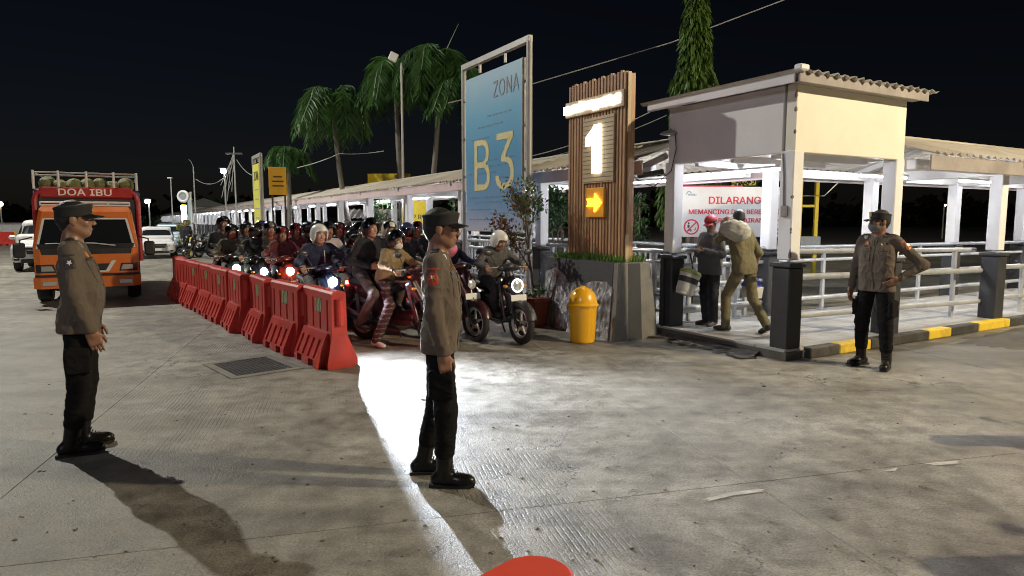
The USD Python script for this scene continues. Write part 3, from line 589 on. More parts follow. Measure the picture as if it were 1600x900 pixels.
def dress(t, J, look, h, seed):
    """Clothing as children of the figure t. Returns the shirt's distance function."""
    b = J['belly']; g = look.get('fit', .012); sl = look.get('sleeve', 'long')
    S = torso(J, g, b)
    for s in 'lr':
        e = J['wr' + s] if sl == 'long' else J['el' + s] + (J['wr' + s] - J['el' + s]) * .05
        w0, w1, w2 = .051 + g * .4, .041 + g * .45, .033 + g * .45
        S += [('c', J['sh' + s], J['el' + s], w0, w1, .035), ('c', J['el' + s], J['el' + s] + (e - J['el' + s]) * .97, w1, w2, .03)]
    if 'skirt' in look: S += [('c', J['P'] - J['lat'] * .08 + V(0, 0, -look['skirt']), J['P'] + J['lat'] * .08 + V(0, 0, -look['skirt']), .088 + g + b * .45, .088 + g + b * .45, .05)]
    cut = [(J['P'] + V(0, 0, look.get('hem', -.07)), V(0, 0, -1))]
    if look.get('nocut'): cut = []
    m, fs = blob(S, h, cut=cut, wrinkle=look.get('wr', .005), seed=seed); part(t, look.get('topname', 'shirt'), m, look['top'], True)
    T = [('c', J['P'] - J['lat'] * .075, J['P'] + J['lat'] * .075, .092, .092, .05)]
    for s in 'lr':
        a = J['an' + s] + (J['kn' + s] - J['an' + s]) * look.get('cuff', .0); lw = look.get('leg', 1.)
        T += [('c', J['hp' + s], J['kn' + s], .086 * lw, .068 * lw, .03), ('c', J['kn' + s], a, .068 * lw, .060 * lw, .02)]
        if look.get('cargo'):
            sd = 1 if s == 'l' else -1; c = J['hp' + s] * .42 + J['kn' + s] * .58; T.append(('b', c + J['lat'] * sd * .078, (.075, .024, .088), .015, None, .012))
    m, ft = blob(T, h, wrinkle=look.get('wrt', .007), wscale=(13, 13, 15), seed=seed + 5); part(t, 'trousers', m, look['bottom'], True)
    for s, sd in (('l', 1), ('r', -1)):
        a = J['an' + s]; R = Rz(J['to' + s]) @ Ry(J.get('fp' + s, 0.)); o = a - V(0, 0, .09) if 'fp' + s not in J else a - R @ V(0, 0, .09)
        if look['shoe'] == 'boot':
            kd = R.T @ (J['kn' + s] - a); kd = kd / np.linalg.norm(kd); Fp = [('c', V(0, 0, .10) + kd * .19, (0, 0, .10), .056, .050, .03), ('c', (-.045, 0, .052), (.08, 0, .046), .044, .041, .03), ('e', (.130, 0, .043), (.066, .047, .042), None, .03), ('-b', (0, 0, -.06), (.5, .5, .0605), .001, None, .002)]
            m, _ = blob(xf(Fp, R, o), min(h, .008)); bt = part(t, 'boot', m, 'boot_leather', True)
            sole = prism([(-.090, 0), (-.092, .022), (-.03, .026), (.0, .018), (.09, .02), (.17, .026), (.198, .030), (.192, .012), (.16, 0)], .092)
            v = np.array(sole.vertices); v[:, 1] *= np.where(v[:, 0] > .12, .75, 1) * np.where(v[:, 0] < -.05, .82, 1); sole = trimesh.Trimesh(v @ R.T + o, sole.faces, process=False); part(bt, 'boot_sole', sole, 'rubber')
            if h < .0095:
                lace = [tube([o + R @ V(x, -.022, z), o + R @ V(x + .006, 0, z + .012), o + R @ V(x, .022, z)], .004, 5) for x, z in ((.062, .10), (.078, .088), (.095, .08), (.055, .12), (.05, .15))]
                part(bt, 'lace', cat(lace), 'fabric_black')
        else:
            Fp = [('c', (-.05, 0, .055), (.08, 0, .04), .042, .036, .03), ('e', (.125, 0, .034), (.075, .043, .034), None, .03), ('c', (-.01, 0, .10), (-.01, 0, .06), .04, .045, .02), ('-b', (0, 0, -.06), (.5, .5, .0605), .001, None, .002)]
            m, _ = blob(xf(Fp, R, o), h); part(t, 'shoe', m, look['shoe'], True)
    return fs, ft
def stick(f, o, out, right, w, h, outline, lift=.004, n=7):
    """A thin patch of outline (u, v) in [-1, 1] laid on the surface f, seen from direction out at o."""
    out = np.asarray(out, float); out /= np.linalg.norm(out); r = np.asarray(right, float); r -= out * (r @ out); r /= np.linalg.norm(r); u = np.cross(out, r)
    from shapely.geometry import Polygon, box as sbox
    pts = [np.zeros(2)]; rings = []
    for k in range(1, n + 1): pts += [np.asarray(q) * k / n for q in outline]
    m = len(outline); uv = np.array(pts); P0 = np.asarray(o, float) + out * .12 + uv[:, :1] * r * w / 2 + uv[:, 1:] * u * h / 2
    P = P0.copy()
    for _ in range(24): P = P - out * np.clip(f(P.astype(np.float32)), -.02, .05)[:, None] * .8
    P = P + out * lift; Fc = [[0, 1 + k, 1 + (k + 1) % m] for k in range(m)]
    for k in range(n - 1):
        for i in range(m):
            a, b = 1 + k * m + i, 1 + k * m + (i + 1) % m; Fc += [[a, a + m, b + m], [a, b + m, b]]
    b0 = len(P); P = np.vstack([P, P[1 + (n - 1) * m:] - out * (lift + .004)])
    for i in range(m): a, b = 1 + (n - 1) * m + i, 1 + (n - 1) * m + (i + 1) % m; Fc += [[a, b0 + i, b0 + (i + 1) % m], [a, b0 + (i + 1) % m, b]]
    mm = trimesh.Trimesh(P, Fc, process=False)
    return mm
RECT = [(-1, -1), (0, -1), (1, -1), (1, 0), (1, 1), (0, 1), (-1, 1), (-1, 0)]
SHIELD = [(-.9, 1), (0, 1), (.9, 1), (1, .5), (.9, -.1), (.6, -.6), (0, -1), (-.6, -.6), (-.9, -.1), (-1, .5)]
DISC = [(math.cos(a), math.sin(a)) for a in np.linspace(0, 2 * math.pi, 14, endpoint=False)]
STAR = [((1 if k % 2 == 0 else .45) * math.sin(k * math.pi / 5), (1 if k % 2 == 0 else .45) * math.cos(k * math.pi / 5)) for k in range(10)]
def facial(t, J, hair=None, capped=True, eyes=True, mask=None, h=.006):
    R = Rz(J['yaw']) @ Ry(J['pitch']); o = J['Hd']
    if eyes:
        for sd in (1, -1):
            e = trimesh.creation.icosphere(2, .0125); e.apply_translation(o + R @ V(.0745, .031 * sd, -.001)); ey = part(t, 'eye', e, 'eye_white', True)
            e = trimesh.creation.icosphere(1, .0066); e.apply_translation(o + R @ V(.0820, .0315 * sd, -.002)); part(ey, 'iris', e, 'iris_dark', True)
            br = tube([o + R @ V(.0865, .014 * sd, .019), o + R @ V(.0865, .032 * sd, .024), o + R @ V(.074, .050 * sd, .018)], [.004, .0045, .0025], 6); part(t, 'eyebrow', br, 'hair_black', True)
        lip = cat([tube([o + R @ V(.083, -.021, -.0735), o + R @ V(.0925, -.006, -.070), o + R @ V(.0925, .006, -.070), o + R @ V(.083, .021, -.0735)], [.002, .004, .004, .002], 6)]); part(t, 'lips', lip, 'lip_skin', True)
    if hair:
        Hp = [('e', (-.018, 0, .030), (.101, .0805, .094), None, .02), ('c', (-.06, 0, -.02), (-.055, 0, -.05), .055, .045, .03)]
        HR = xf(Hp, R, o); face = xf([('b', (.095, 0, -.06), (.075, .12, .115), .03, Ry(.12), .01), ('b', (.03, .0, -.08), (.05, .2, .062), .01, None, .01)], R, o)
        def f(p):
            d = evalp(HR, p) + .003 * (meshkit.noise(p * 90, 3) - .5)
            for q in face: d = np.maximum(d, -s_box(p, q[1], q[2], q[3], q[4]))
            return d
        part(t, 'hair', nets(f, o - .17, o + .17, h), hair, True)
    if mask:
        Mp = xf([('e', (.028, 0, -.062), (.083, .067, .060), None, .02), ('c', (.09, 0, -.03), (.098, 0, -.05), .015, .02, .02)], R, o); cutb = xf([('b', (-.1, 0, 0), (.115, .3, .3), .001, None, .01)], R, o)[0]
        def f(p): return np.maximum(evalp(Mp, p), -s_box(p, cutb[1], cutb[2], cutb[3], cutb[4]))
        fm_ = part(t, 'face_mask', nets(f, o - .15, o + .15, h), mask, True)
        for sd in (1, -1): part(fm_, 'mask_strap', tube([o + R @ V(.03, .066 * sd, -.04), o + R @ V(.0, .085 * sd, -.01), o + R @ V(-.02, .088 * sd, .0)], .0022, 5), mask)
def field_cap(t, J, m='cap_cloth', badge='badge_gold'):
    """Flat topped peaked field cap."""
    R = Rz(J['yaw']) @ Ry(J['pitch']); o = J['Hd'] + R @ V(-.012, 0, .032); n = 36; a = np.linspace(0, 2 * np.pi, n, endpoint=False); Vx = []
    rings = [(.102, .084, -.022, 0), (.106, .088, -.018, 0), (.108, .090, .018, 0), (.112, .094, .034, .008), (.115, .097, .044, .012), (.110, .093, .052, .013), (.05, .045, .055, .012), (0, 0, .055, .012)]
    for rx, ry, z, tilt in rings:
        for q in a: Vx.append([rx * math.cos(q), ry * math.sin(q), z + tilt * math.cos(q) + .003 * math.sin(3 * q + z * 60)])
    Fc = []
    for i in range(len(rings) - 1):
        for k in range(n): p, q = i * n + k, i * n + (k + 1) % n; Fc += [[p, q, q + n], [p, q + n, p + n]]
    V_ = np.array(Vx) @ R.T + o; cc = part(t, 'cap_crown', trimesh.Trimesh(V_, Fc, process=False), m, 40)
    P = []; rows = 6; cols = 13
    for i in range(rows + 1):
        for k in range(cols):
            q = math.radians(-62 + 124 * k / (cols - 1)); e = i / rows; ext = .078 * e * (math.cos(q) ** .6)
            P.append([.100 * math.cos(q) + ext, .083 * math.sin(q) * (1 + .04 * e), .0 - .016 * e - .030 * (math.sin(q) ** 2) * (.3 + .5 * e)])
    nP = len(P); P = P + [[x, y, z - .005] for x, y, z in P]; Fb = []
    for i in range(rows):
        for k in range(cols - 1):
            p = i * cols + k; Fb += [[p, p + cols, p + cols + 1], [p, p + cols + 1, p + 1]]; Fb += [[p + nP, p + cols + 1 + nP, p + cols + nP], [p + nP, p + 1 + nP, p + cols + 1 + nP]]
    for k in range(cols - 1): p = rows * cols + k; Fb += [[p, p + nP, p + nP + 1], [p, p + nP + 1, p + 1]]
    part(cc, 'cap_peak', trimesh.Trimesh(np.array(P) @ R.T + o, Fb, process=False), 'gloss_cap', 40)
    part(cc, 'cap_badge', trimesh.Trimesh(np.array(prism([(x * .018, y * .024) for x, y in SHIELD], .008, 'yz').vertices) @ (R @ Ry(.25)).T + o + R @ V(.112, 0, .036), prism([(x * .018, y * .024) for x, y in SHIELD], .008, 'yz').faces, process=False), badge)
M('skin', (.24, .125, .078), .48, var=.10, scale=9, bump=.06, bscale=200)
M('skin_light', (.36, .20, .135), .48, var=.08, scale=9)
M('lip_skin', (.20, .075, .055), .4, var=0)
M('eye_white', (.7, .68, .65), .2, var=0); M('iris_dark', (.015, .01, .008), .1, var=0)
M('hair_black', (.010, .009, .008), .55, var=.3, scale=60, bump=.4, bscale=300)
M('uniform_shirt', (.112, .089, .071), .85, var=.10, scale=10, bump=.22, bscale=260, spec=.3)
M('uniform_trousers', (.0105, .010, .0105), .9, var=.25, scale=12, bump=.25, bscale=240, spec=.1)
M('boot_leather', (.008, .008, .008), .3, var=.2, scale=12, spec=.3)
M('cap_cloth', (.013, .0125, .014), .8, var=.2, scale=20, bump=.2, bscale=300)
M('gloss_cap', (.012, .012, .013), .3, var=.1)
M('fabric_black', (.016, .016, .018), .8, var=.2, scale=14, bump=.15, bscale=200)
M('badge_gold', (.62, .48, .22), .3, .8, var=.1); M('badge_white', (.72, .71, .68), .5, var=.05)
M('badge_red', (.42, .045, .03), .6, var=.15, scale=30); M('badge_dark', (.03, .024, .026), .6, var=.15)
M('badge_orange', (.62, .20, .05), .55, var=.2, scale=40)
M('mask_grey', (.12, .125, .13), .7, var=.1)
def officer(name, label, loc, rz, J, seed, patch, mask=None, sc=1.):
    t = thing(name, label, 'person', loc, rz); UsdGeom.Xformable(t).AddScaleOp().Set(Gf.Vec3f(sc, sc, sc))
    part(t, 'body', body_mesh(J, .006), 'skin', True)
    fs, ft = dress(t, J, dict(top='uniform_shirt', bottom='uniform_trousers', shoe='boot', hem=-.085, cargo=True, cuff=.34, wr=.0078, leg=1.04, skirt=.08, fit=.014), .008, seed)
    facial(t, J, 'hair_black', mask=mask); field_cap(t, J)
    P, C, N = J['P'], J['C'], J['N']; fw = np.cross(J['lat'], V(0, 0, 1))
    # collar
    col = []
    for sd in (1, -1):
        a = [N + V(-.055, .0, .012), N + V(-.02, .058 * sd, .012), N + V(.045, .045 * sd, -.014), N + V(.082, .014 * sd, -.055)]; b = [q + V(-.012, .022 * sd, -.038) for q in a]; b[3] = a[3] + V(.004, .035 * sd, -.030)
        Vc = np.array(a + b); Fc = []
        for k in range(3): Fc += [[k, k + 1, k + 5], [k, k + 5, k + 4], [k, k + 5, k + 1], [k, k + 4, k + 5]]
        col.append(trimesh.Trimesh(Vc, Fc, process=False))
        part(t, 'collar', col[-1], 'uniform_shirt')
    # buttons, placket, pockets, tags, epaulettes, sleeve patches
    part(t, 'placket', stick(fs, P + V(.05, 0, .22), fw, J['lat'], .035, .62, RECT, .003, 9), 'uniform_shirt')
    for k in range(5): part(t, 'button', stick(fs, P + V(.05, 0, .03 + .095 * k), fw, J['lat'], .011, .011, DISC, .006, 2), 'badge_dark')
    for sd in (1, -1):
        pk_ = part(t, 'pocket', stick(fs, C + V(.05, .088 * sd, -.035), fw, J['lat'], .105, .125, RECT, .004, 6), 'uniform_shirt')
        part(pk_, 'pocket_flap', stick(fs, C + V(.05, .088 * sd, .022), fw, J['lat'], .112, .042, RECT, .008, 4), 'uniform_shirt')
        part(t, 'epaulette', stick(fs, J['sh' + 'lr'[sd < 0]] + V(.0, -.055 * sd, .03), V(0, .1 * sd, 1), V(0, sd, 0), .10, .045, RECT, .005, 4), 'badge_dark')
        s = 'l' if sd > 0 else 'r'; up = J['sh' + s] * .68 + J['el' + s] * .32; ad = J['el' + s] - J['sh' + s]; ad /= np.linalg.norm(ad); outw = V(0, sd, 0) - ad * (ad @ V(0, sd, 0)); rt = np.cross(ad, outw) * 1.
        fx = [0.]
        sp_ = part(t, 'sleeve_patch', stick(fs, up, outw, rt, .068, .082, SHIELD, .004, 5), patch)
        part(sp_, 'patch_emblem', stick(fs, up, outw, rt, .036, .040, STAR, .0065, 3), 'badge_white' if patch == 'badge_dark' else 'badge_gold')
        bar_ = [(-1, -.6), (0, -.2), (1, -.6), (1, .6), (0, 1), (-1, .6)]
        part(t, 'patch_title', stick(fs, J['sh' + s] * .86 + J['el' + s] * .14, outw, rt, .07, .02, bar_, .004, 3), 'badge_red' if patch != 'badge_dark' else 'badge_dark')
    part(t, 'name_tag', stick(fs, C + V(.05, -.088, .052), fw, J['lat'], .085, .02, RECT, .007, 3), 'badge_dark')
    part(t, 'chest_badge', stick(fs, C + V(.05, .09, .075), fw, J['lat'], .04, .05, SHIELD, .007, 3), 'badge_gold')
    part(t, 'chest_badge', stick(fs, C + V(.05, -.085, .085), fw, J['lat'], .036, .040, DISC, .007, 3), 'badge_orange')
    part(t, 'chest_badge', stick(fs, N + V(.0, -.085, -.065), V(.75, -.35, .5), J['lat'], .034, .042, SHIELD, .007, 3), 'badge_white')
    return t
J = stand_joints(1.71, .03, ((-.02, .10), (-.06, -.09)), (.05, -.05)); J['wrr'] = V(.085, -.20, .86); J['elr'] = V(.005, -.22, 1.11); J['hdr'] = V(.25, .05, -1); J['wrl'] = V(.06, .2, .87); J['pnr'] = V(-.1, 1, 0)
O1 = officer('police_officer', 'stout officer in brown shirt and black cap, leftmost, before the orange truck', G(137, 703), math.radians(27), J, 11, 'badge_dark', sc=1.07)
J = stand_joints(1.725, .012, ((-.11, .11), (.05, -.10)), (.1, -.08)); J['wrr'] = V(.045, -.20, .86); J['elr'] = V(-.01, -.212, 1.11); J['hdr'] = V(.12, .03, -1); J['wrl'] = V(-.02, .22, .87); J['ell'] = V(-.06, .23, 1.11); J['pnr'] = V(-.3, 1, 0); J['pitch'] = .03
O2 = officer('police_officer', 'slim officer in brown shirt seen in profile, nearest the camera in the middle', G(690, 750), math.radians(-1), J, 23, 'badge_red', sc=1.025)
J = stand_joints(1.70, .008, ((.02, .15), (.0, -.13)), (.25, -.25)); J['yaw'] = -.55
J['ell'] = V(-.14, .40, 1.13); J['wrl'] = V(.02, .235, .985); J['hdl'] = V(.55, -.55, -.45); J['pnl'] = V(-.2, -1, 0); J['wrr'] = V(.03, -.25, .865); J['elr'] = V(-.03, -.235, 1.11)
O3 = officer('police_officer', 'masked officer with one hand on his hip beside the right walkway kerb', G(1362, 573), math.radians(218), J, 37, 'badge_orange', mask='mask_grey', sc=1.06)
# ------------------------------------------------------------------ plastic road barriers
import manifold3d as m3
def mf(m):
    return m3.Manifold(m3.Mesh(np.ascontiguousarray(m.vertices, np.float32), np.ascontiguousarray(m.faces, np.uint32)))
def boolean(add, sub=()):
    A = m3.Manifold.batch_boolean([mf(a) if not isinstance(a, m3.Manifold) else a for a in add], m3.OpType.Add)
    for s in sub: A = A - (mf(s) if not isinstance(s, m3.Manifold) else s)
    o = A.to_mesh(); return trimesh.Trimesh(np.array(o.vert_properties[:, :3]), np.array(o.tri_verts), process=False)
M('barrier_red', (.47, .034, .025), .45, var=.22, scale=4, bump=.15, bscale=30, dirt=.6, dcol=(.22, .045, .035))
M('barrier_orange', (.60, .060, .030), .40, var=.10, scale=3, bump=.1, bscale=30)
M('reflector_dark', (.02, .024, .02), .4, var=0); M('reflector_lime', (.42, .46, .22), .35, var=.1)
def hsect(prof, x0, x1):  # convex section (y >= 0 half given as (y, z)) swept along x
    return hull([(x, s * y, z) for x in (x0, x1) for y, z in prof for s in (-1, 1)])
def barrier_mesh():
    core = [hsect([(.15, .0), (.15, .06), (.095, .36), (.088, .40)], -.5, .5), hsect([(.09, .34), (.085, .86), (.06, .885)], -.5, .5)]
    flare = []
    for x0, x1 in ((-.40, .40),):
        flare.append(hsect([(.25, 0), (.25, .075), (.115, .40)], x0, x1))
    knuck = [m3.Manifold.cylinder(.30, .05, .05, 14).translate((.50, 0, .50))]
    sub = []
    for s in (-1, 1):
        for k in range(4): sub.append(bar((-.30 + .2 * k, s * .262, .07), (-.30 + .2 * k, s * .118, .43), .07, .05, 0, (1, 0, 0)) if False else hull([(x, y, z) for x in (-.335 + .19 * k, -.265 + .19 * k) for y, z in ((s * .30, .10), (s * .200, .10), (s * .112, .31), (s * .30, .34))]))
        for k in range(4): sub.append(box((-.36 + .24 * k, s * .100, .60), (.055, .05, .36)))
    for x in (-.2, .2): sub.append(box((x, 0, .04), (.17, .7, .10)))
    sub.append(box((-.5, 0, .65), (.10, .11, .34))); sub.append(box((0, 0, .90), (.12, .06, .06)))
    return boolean([*core, *flare, *knuck], sub)
BAR = barrier_mesh()
def barrier(name, label, loc, rz, group, stripes=True, m='barrier_red'):
    t = thing(name, label, 'barrier', loc, rz, group)
    part(t, 'shell', BAR, m, 25)
    if stripes:
        for s in (-1, 1):
            p = part(t, 'reflector', box((.06, s * .0868, .70), (.20, .004, .17)), 'reflector_dark')
            for k in range(4):
                z = .63 + .0
                part(p, 'stripe', prism([(x, zz) for x, zz in ((-.03 + .05 * k, .62), (-.008 + .05 * k, .62), (.008 + .05 * k, .70), (-.008 + .05 * k, .78), (-.03 + .05 * k, .78), (-.014 + .05 * k, .70))], .003).apply_translation((0, s * .0895, 0)), 'reflector_lime')
    return t
bpts = [G(507, 574), G(455, 547), G(415, 524), G(384, 508), G(358, 497), G(333, 487), G(310, 477), G(291, 468), G(276, 459)]
bend = ['at the near end of the row, its end face bright orange', 'second from the near end of the row', 'third from the near end, in front of the orange headlamp', 'fourth from the near end, under the small white headlamp', 'in the middle of the row by the green lit rider', 'sixth in the row, in the shadow of the truck', 'seventh in the row, in shadow', 'eighth in the row, next to last', 'at the far end of the row']
bA, bB = np.array([-1.99, 7.52, 0]), np.array([-7.66, 15.1, 0]); bd = (bB - bA) / np.linalg.norm(bB - bA); bl = np.linalg.norm(bB - bA) / 8.6
for k in range(9):
    c = bA + bd * (.45 + 1.06 * k) + np.array([bd[1], -bd[0], 0]) * (-.10 * math.sin(k / 8 * math.pi)); a = math.atan2(-bd[1], -bd[0]) + rnd.uniform(-.085, .085); c = c + np.array([rnd.uniform(-.03, .03), rnd.uniform(-.03, .03), 0])
    barrier('road_barrier', 'red plastic road barrier ' + bend[k], c, a, 'row of red barriers beside the queue', k < 7)
near_b = thing('road_barrier', 'red plastic barrier with rounded end cut by the bottom edge of the picture', 'barrier', (.045, 1.30, 0), math.radians(226))
part(near_b, 'shell', boolean([m3.Manifold.hull_points(np.array([(x + r * math.cos(q), r * math.sin(q), z) for x in (.0, .95) for r, z in ((.075, .976), (.085, .968), (.090, .953), (.10, .35)) for q in np.linspace(0, 6.2832, 25)[:-1]])),
    m3.Manifold.hull_points(np.array([(x + r * math.cos(q), r * math.sin(q), z) for x in (.0, .95) for r, z in ((.10, .42), (.25, .06), (.25, 0)) for q in np.linspace(0, 6.2832, 25)[:-1]]))]), 'barrier_orange', 30)

# ------------------------------------------------------------------ riders and their scooters
M('paint_black', (.012, .012, .014), .22, var=.1, scale=4, coat=.6); M('paint_red', (.09, .010, .010), .25, var=.1, coat=.6)
M('paint_blue', (.006, .009, .022), .25, var=.1, coat=.6); M('paint_white', (.62, .62, .62), .3, var=.06, coat=.5); M('paint_maroon', (.035, .009, .012), .28, var=.1, coat=.5)
M('seat_vinyl', (.016, .015, .015), .6, var=.15, scale=20, bump=.2, bscale=150); M('plate_white', (.70, .70, .68), .5, var=.05)
M('lens_clear', (.62, .64, .66), .12, .5, var=0); M('lens_amber', (.60, .22, .02), .25, var=0)
E('lamp_white', (.86, .93, 1.0), 42); E('lamp_orange', (1.0, .60, .24), 45); E('lamp_green', (.84, 1.0, .74), 60); E('lamp_small', (.85, .92, 1.0), 40); E('tail_red', (1.0, .05, .04), 45); E('ring_glow', (.95, .96, 1.0), 3.0)
def arc_fender(c, R, a0, a1, w, th=.006, n=12):
    a = np.radians(np.linspace(a0, a1, n)); sec = [(-w, -.045), (-w * .85, -.004), (-w * .4, .012), (0, .016), (w * .4, .012), (w * .85, -.004), (w, -.045)]; Vx = []
    for off in (0, -th):
        for q in a:
            for y, r in sec: Vx.append([c[0] + (R + r + off) * math.cos(q), y, c[2] + (R + r + off) * math.sin(q)])
    m = len(sec); N = n * m; Fc = []
    for i in range(n - 1):
        for k in range(m - 1):
            p = i * m + k; Fc += [[p, p + m + 1, p + m], [p, p + 1, p + m + 1], [p + N, p + m + N, p + m + 1 + N], [p + N, p + m + 1 + N, p + 1 + N]]
    for i in range(n - 1):
        for k in (0, m - 1): p = i * m + k; q = p + m; Fc += [[p, q, q + N], [p, q + N, p + N]]
    return trimesh.Trimesh(Vx, Fc, process=False)
def wheel(t, name, c, R, w=.048):
    ty = trimesh.creation.torus(R - w, w, 28, 10); ty = rot(ty, math.pi / 2, (1, 0, 0)); v = np.array(ty.vertices); v[:, 1] *= 1.05; ty = trimesh.Trimesh(v + c, ty.faces, process=False)
    p = part(t, name, ty, 'rubber', True)
    rim = rot(lathe([(R - 2 * w + .012, -.03), (R - 2 * w + .002, -.034), (R - 2 * w - .02, -.012), (R - 2 * w - .02, .012), (R - 2 * w + .002, .034), (R - 2 * w + .012, .03)], 24), math.pi / 2, (1, 0, 0)); part(p, 'rim', move(rim, c), 'steel', 40)
    for k in range(5):
        q = k * 2 * math.pi / 5 + .3; part(p, 'spoke', bar(np.add(c, (.02 * math.cos(q), 0, .02 * math.sin(q))), np.add(c, ((R - 2 * w - .012) * math.cos(q), 0, (R - 2 * w - .012) * math.sin(q))), .03, .022, .004), 'steel')
    part(p, 'hub', move(rot(lathe([(0, -.055), (.035, -.05), (.045, 0), (.035, .05), (0, .055)], 14), math.pi / 2, (1, 0, 0)), c), 'dark_metal', 40)
_SC = {}
def scooter_meshes(style):
    if style in _SC: return _SC[style]
    if style == 'round':
        ap = [('b', (.415, 0, .62), (.040, .19, .30), .035, Ry(-.27), .03), ('c', (.50, 0, .46), (.44, 0, .82), .075, .10, .06), ('e', (.475, 0, .80), (.085, .135, .125), None, .05)]
    else:
        ap = [('b', (.41, 0, .60), (.04, .17, .28), .035, Ry(-.30), .03), ('c', (.56, 0, .60), (.40, .0, .90), .05, .10, .06), ('c', (.50, .09, .66), (.40, .13, .86), .05, .05, .05), ('c', (.50, -.09, .66), (.40, -.13, .86), .05, .05, .05)]
    rb = [('b', (.17, 0, .315), (.26, .155, .045), .04, None, .04), ('c', (-.02, 0, .42), (-.30, 0, .52), .13, .14, .08), ('c', (-.25, 0, .58), (-.62, 0, .70), .125, .09, .07), ('c', (-.6, 0, .70), (-.86, 0, .80), .08, .035, .05), ('c', (.36, 0, .40), (.10, 0, .33), .11, .12, .06)]
    st = [('b', (-.22, 0, .765), (.28, .125, .045), .042, Ry(.04), .03), ('b', (-.60, 0, .815), (.22, .115, .045), .042, Ry(.10), .05)]
    bc = [('c', (.33, -.13, 1.03), (.33, .13, 1.03), .045, .045, .04), ('c', (.33, 0, 1.03), (.37, 0, .86), .05, .07, .04), ('e', (.36, 0, 1.05), (.07, .10, .05), None, .03)]
    _SC[style] = [blob(x, .012)[0] for x in (ap, rb, st, bc)]; return _SC[style]
def scooter(name, label, loc, rz, paint, style='round', lamp=None, group=None, parts_full=True, plate=True, R=.265, lamp_z=.80):
    t = thing(name, label, 'motorcycle', loc, rz, group); ap, rb, st, bc = scooter_meshes(style); fx, rx = .66, -.60
    part(t, 'front_shield', ap, paint, True); part(t, 'rear_body', rb, paint, True); part(t, 'seat', st, 'seat_vinyl', True); part(t, 'handlebar_cover', bc, paint if style == 'sport' else 'black_plastic', True)
    wheel(t, 'tyre', (fx, 0, R), R); wheel(t, 'tyre', (rx, 0, R), R)
    part(t, 'front_fender', arc_fender((fx, 0, R), R + .02, 15, 150, .075), 'black_plastic' if style == 'round' else paint, 40); part(t, 'rear_fender', arc_fender((rx, 0, R), R + .03, 60, 190, .07), 'black_plastic', 40)
    for s in (-1, 1):
        part(t, 'fork', tube([(fx, s * .082, R), (fx - .18, s * .082, .70)], [.022, .026], 8), 'dark_metal', 40)
        part(t, 'grip', tube([(.29, s * .24, 1.045), (.25, s * .36, 1.04)], .019, 8), 'rubber', 40)
        part(t, 'handlebar', tube([(.33, s * .10, 1.035), (.29, s * .24, 1.045)], .013, 8), 'dark_metal', 40)
        part(t, 'brake_lever', tube([(.335, s * .17, 1.04), (.34, s * .26, 1.04), (.31, s * .34, 1.035)], .006, 6), 'steel', 40)
        part(t, 'mirror_stalk', tube([(.31, s * .19, 1.06), (.33, s * .25, 1.16), (.34, s * .30, 1.22)], .006, 6), 'dark_metal', 40)
        e = trimesh.creation.icosphere(2, 1.0); e.apply_transform(np.diag([.022, .075, .042, 1])); mr_ = part(t, 'mirror', move(rot(e, .15 * s, (1, 0, 0)), (.34, s * .325, 1.245)), 'black_plastic', True)
        e = trimesh.creation.icosphere(2, 1.0); e.apply_transform(np.diag([.006, .064, .034, 1])); part(mr_, 'mirror_glass', move(rot(e, .15 * s, (1, 0, 0)), (.320, s * .325, 1.245)), 'chrome', True)
        e = trimesh.creation.icosphere(2, 1.0); e.apply_transform(np.diag([.03, .035, .022, 1])); part(t, 'turn_signal', move(e, (.50 if style == 'round' else .46, s * .155, .79)), 'lens_amber', True)
        part(t, 'foot_peg', tube([(-.22, s * .13, .33), (-.24, s * .25, .335)], .014, 6), 'dark_metal')
        part(t, 'shock', tube([(rx + .02, s * .12, R + .02), (rx - .02, s * .11, .66)], .028, 8), 'dark_metal', 40)
    lx = .565 if style == 'round' else .575; glow = lamp or 'lens_clear'
    lens = lathe([(0, -.012), (.072, -.010), (.074, .004), (.05, .014), (0, .018)], 20) if style == 'round' else lathe([(0, -.012), (.064, -.010), (.068, .004), (.05, .014), (0, .018)], 16)
    lens = rot(lens, math.pi / 2 - .1, (0, 1, 0)); hl_ = part(t, 'headlight', move(lens, (lx, 0, lamp_z)), glow, 40)
    if style == 'round':
        rg = rot(trimesh.creation.torus(.086, .011, 28, 8), math.pi / 2 - .1, (0, 1, 0)); part(hl_, 'headlight_ring', move(rg, (lx, 0, lamp_z)), 'ring_glow' if not lamp else 'chrome', True)
    if plate: part(t, 'number_plate', rot(box((0, 0, 0), (.006, .25, .085), .002), -.12, (0, 1, 0)).apply_translation((.60, 0, .635)), 'plate_white')
    part(t, 'tail_light', box((-.90, 0, .80), (.03, .12, .05), .01), 'tail_red')
    part(t, 'exhaust', tube([(-.15, -.17, .30), (-.35, -.19, .32), (-.40, -.19, .33), (-.78, -.20, .42), (-.80, -.20, .425)], [.022, .03, .055, .06, .03], 12), 'dark_metal', 40)
    part(t, 'engine', box((-.38, 0, .30), (.40, .22, .16), .04), 'dark_metal'); part(t, 'stand', tube([(-.10, .14, .26), (-.16, .26, .03)], .012, 6), 'dark_metal')
    return t
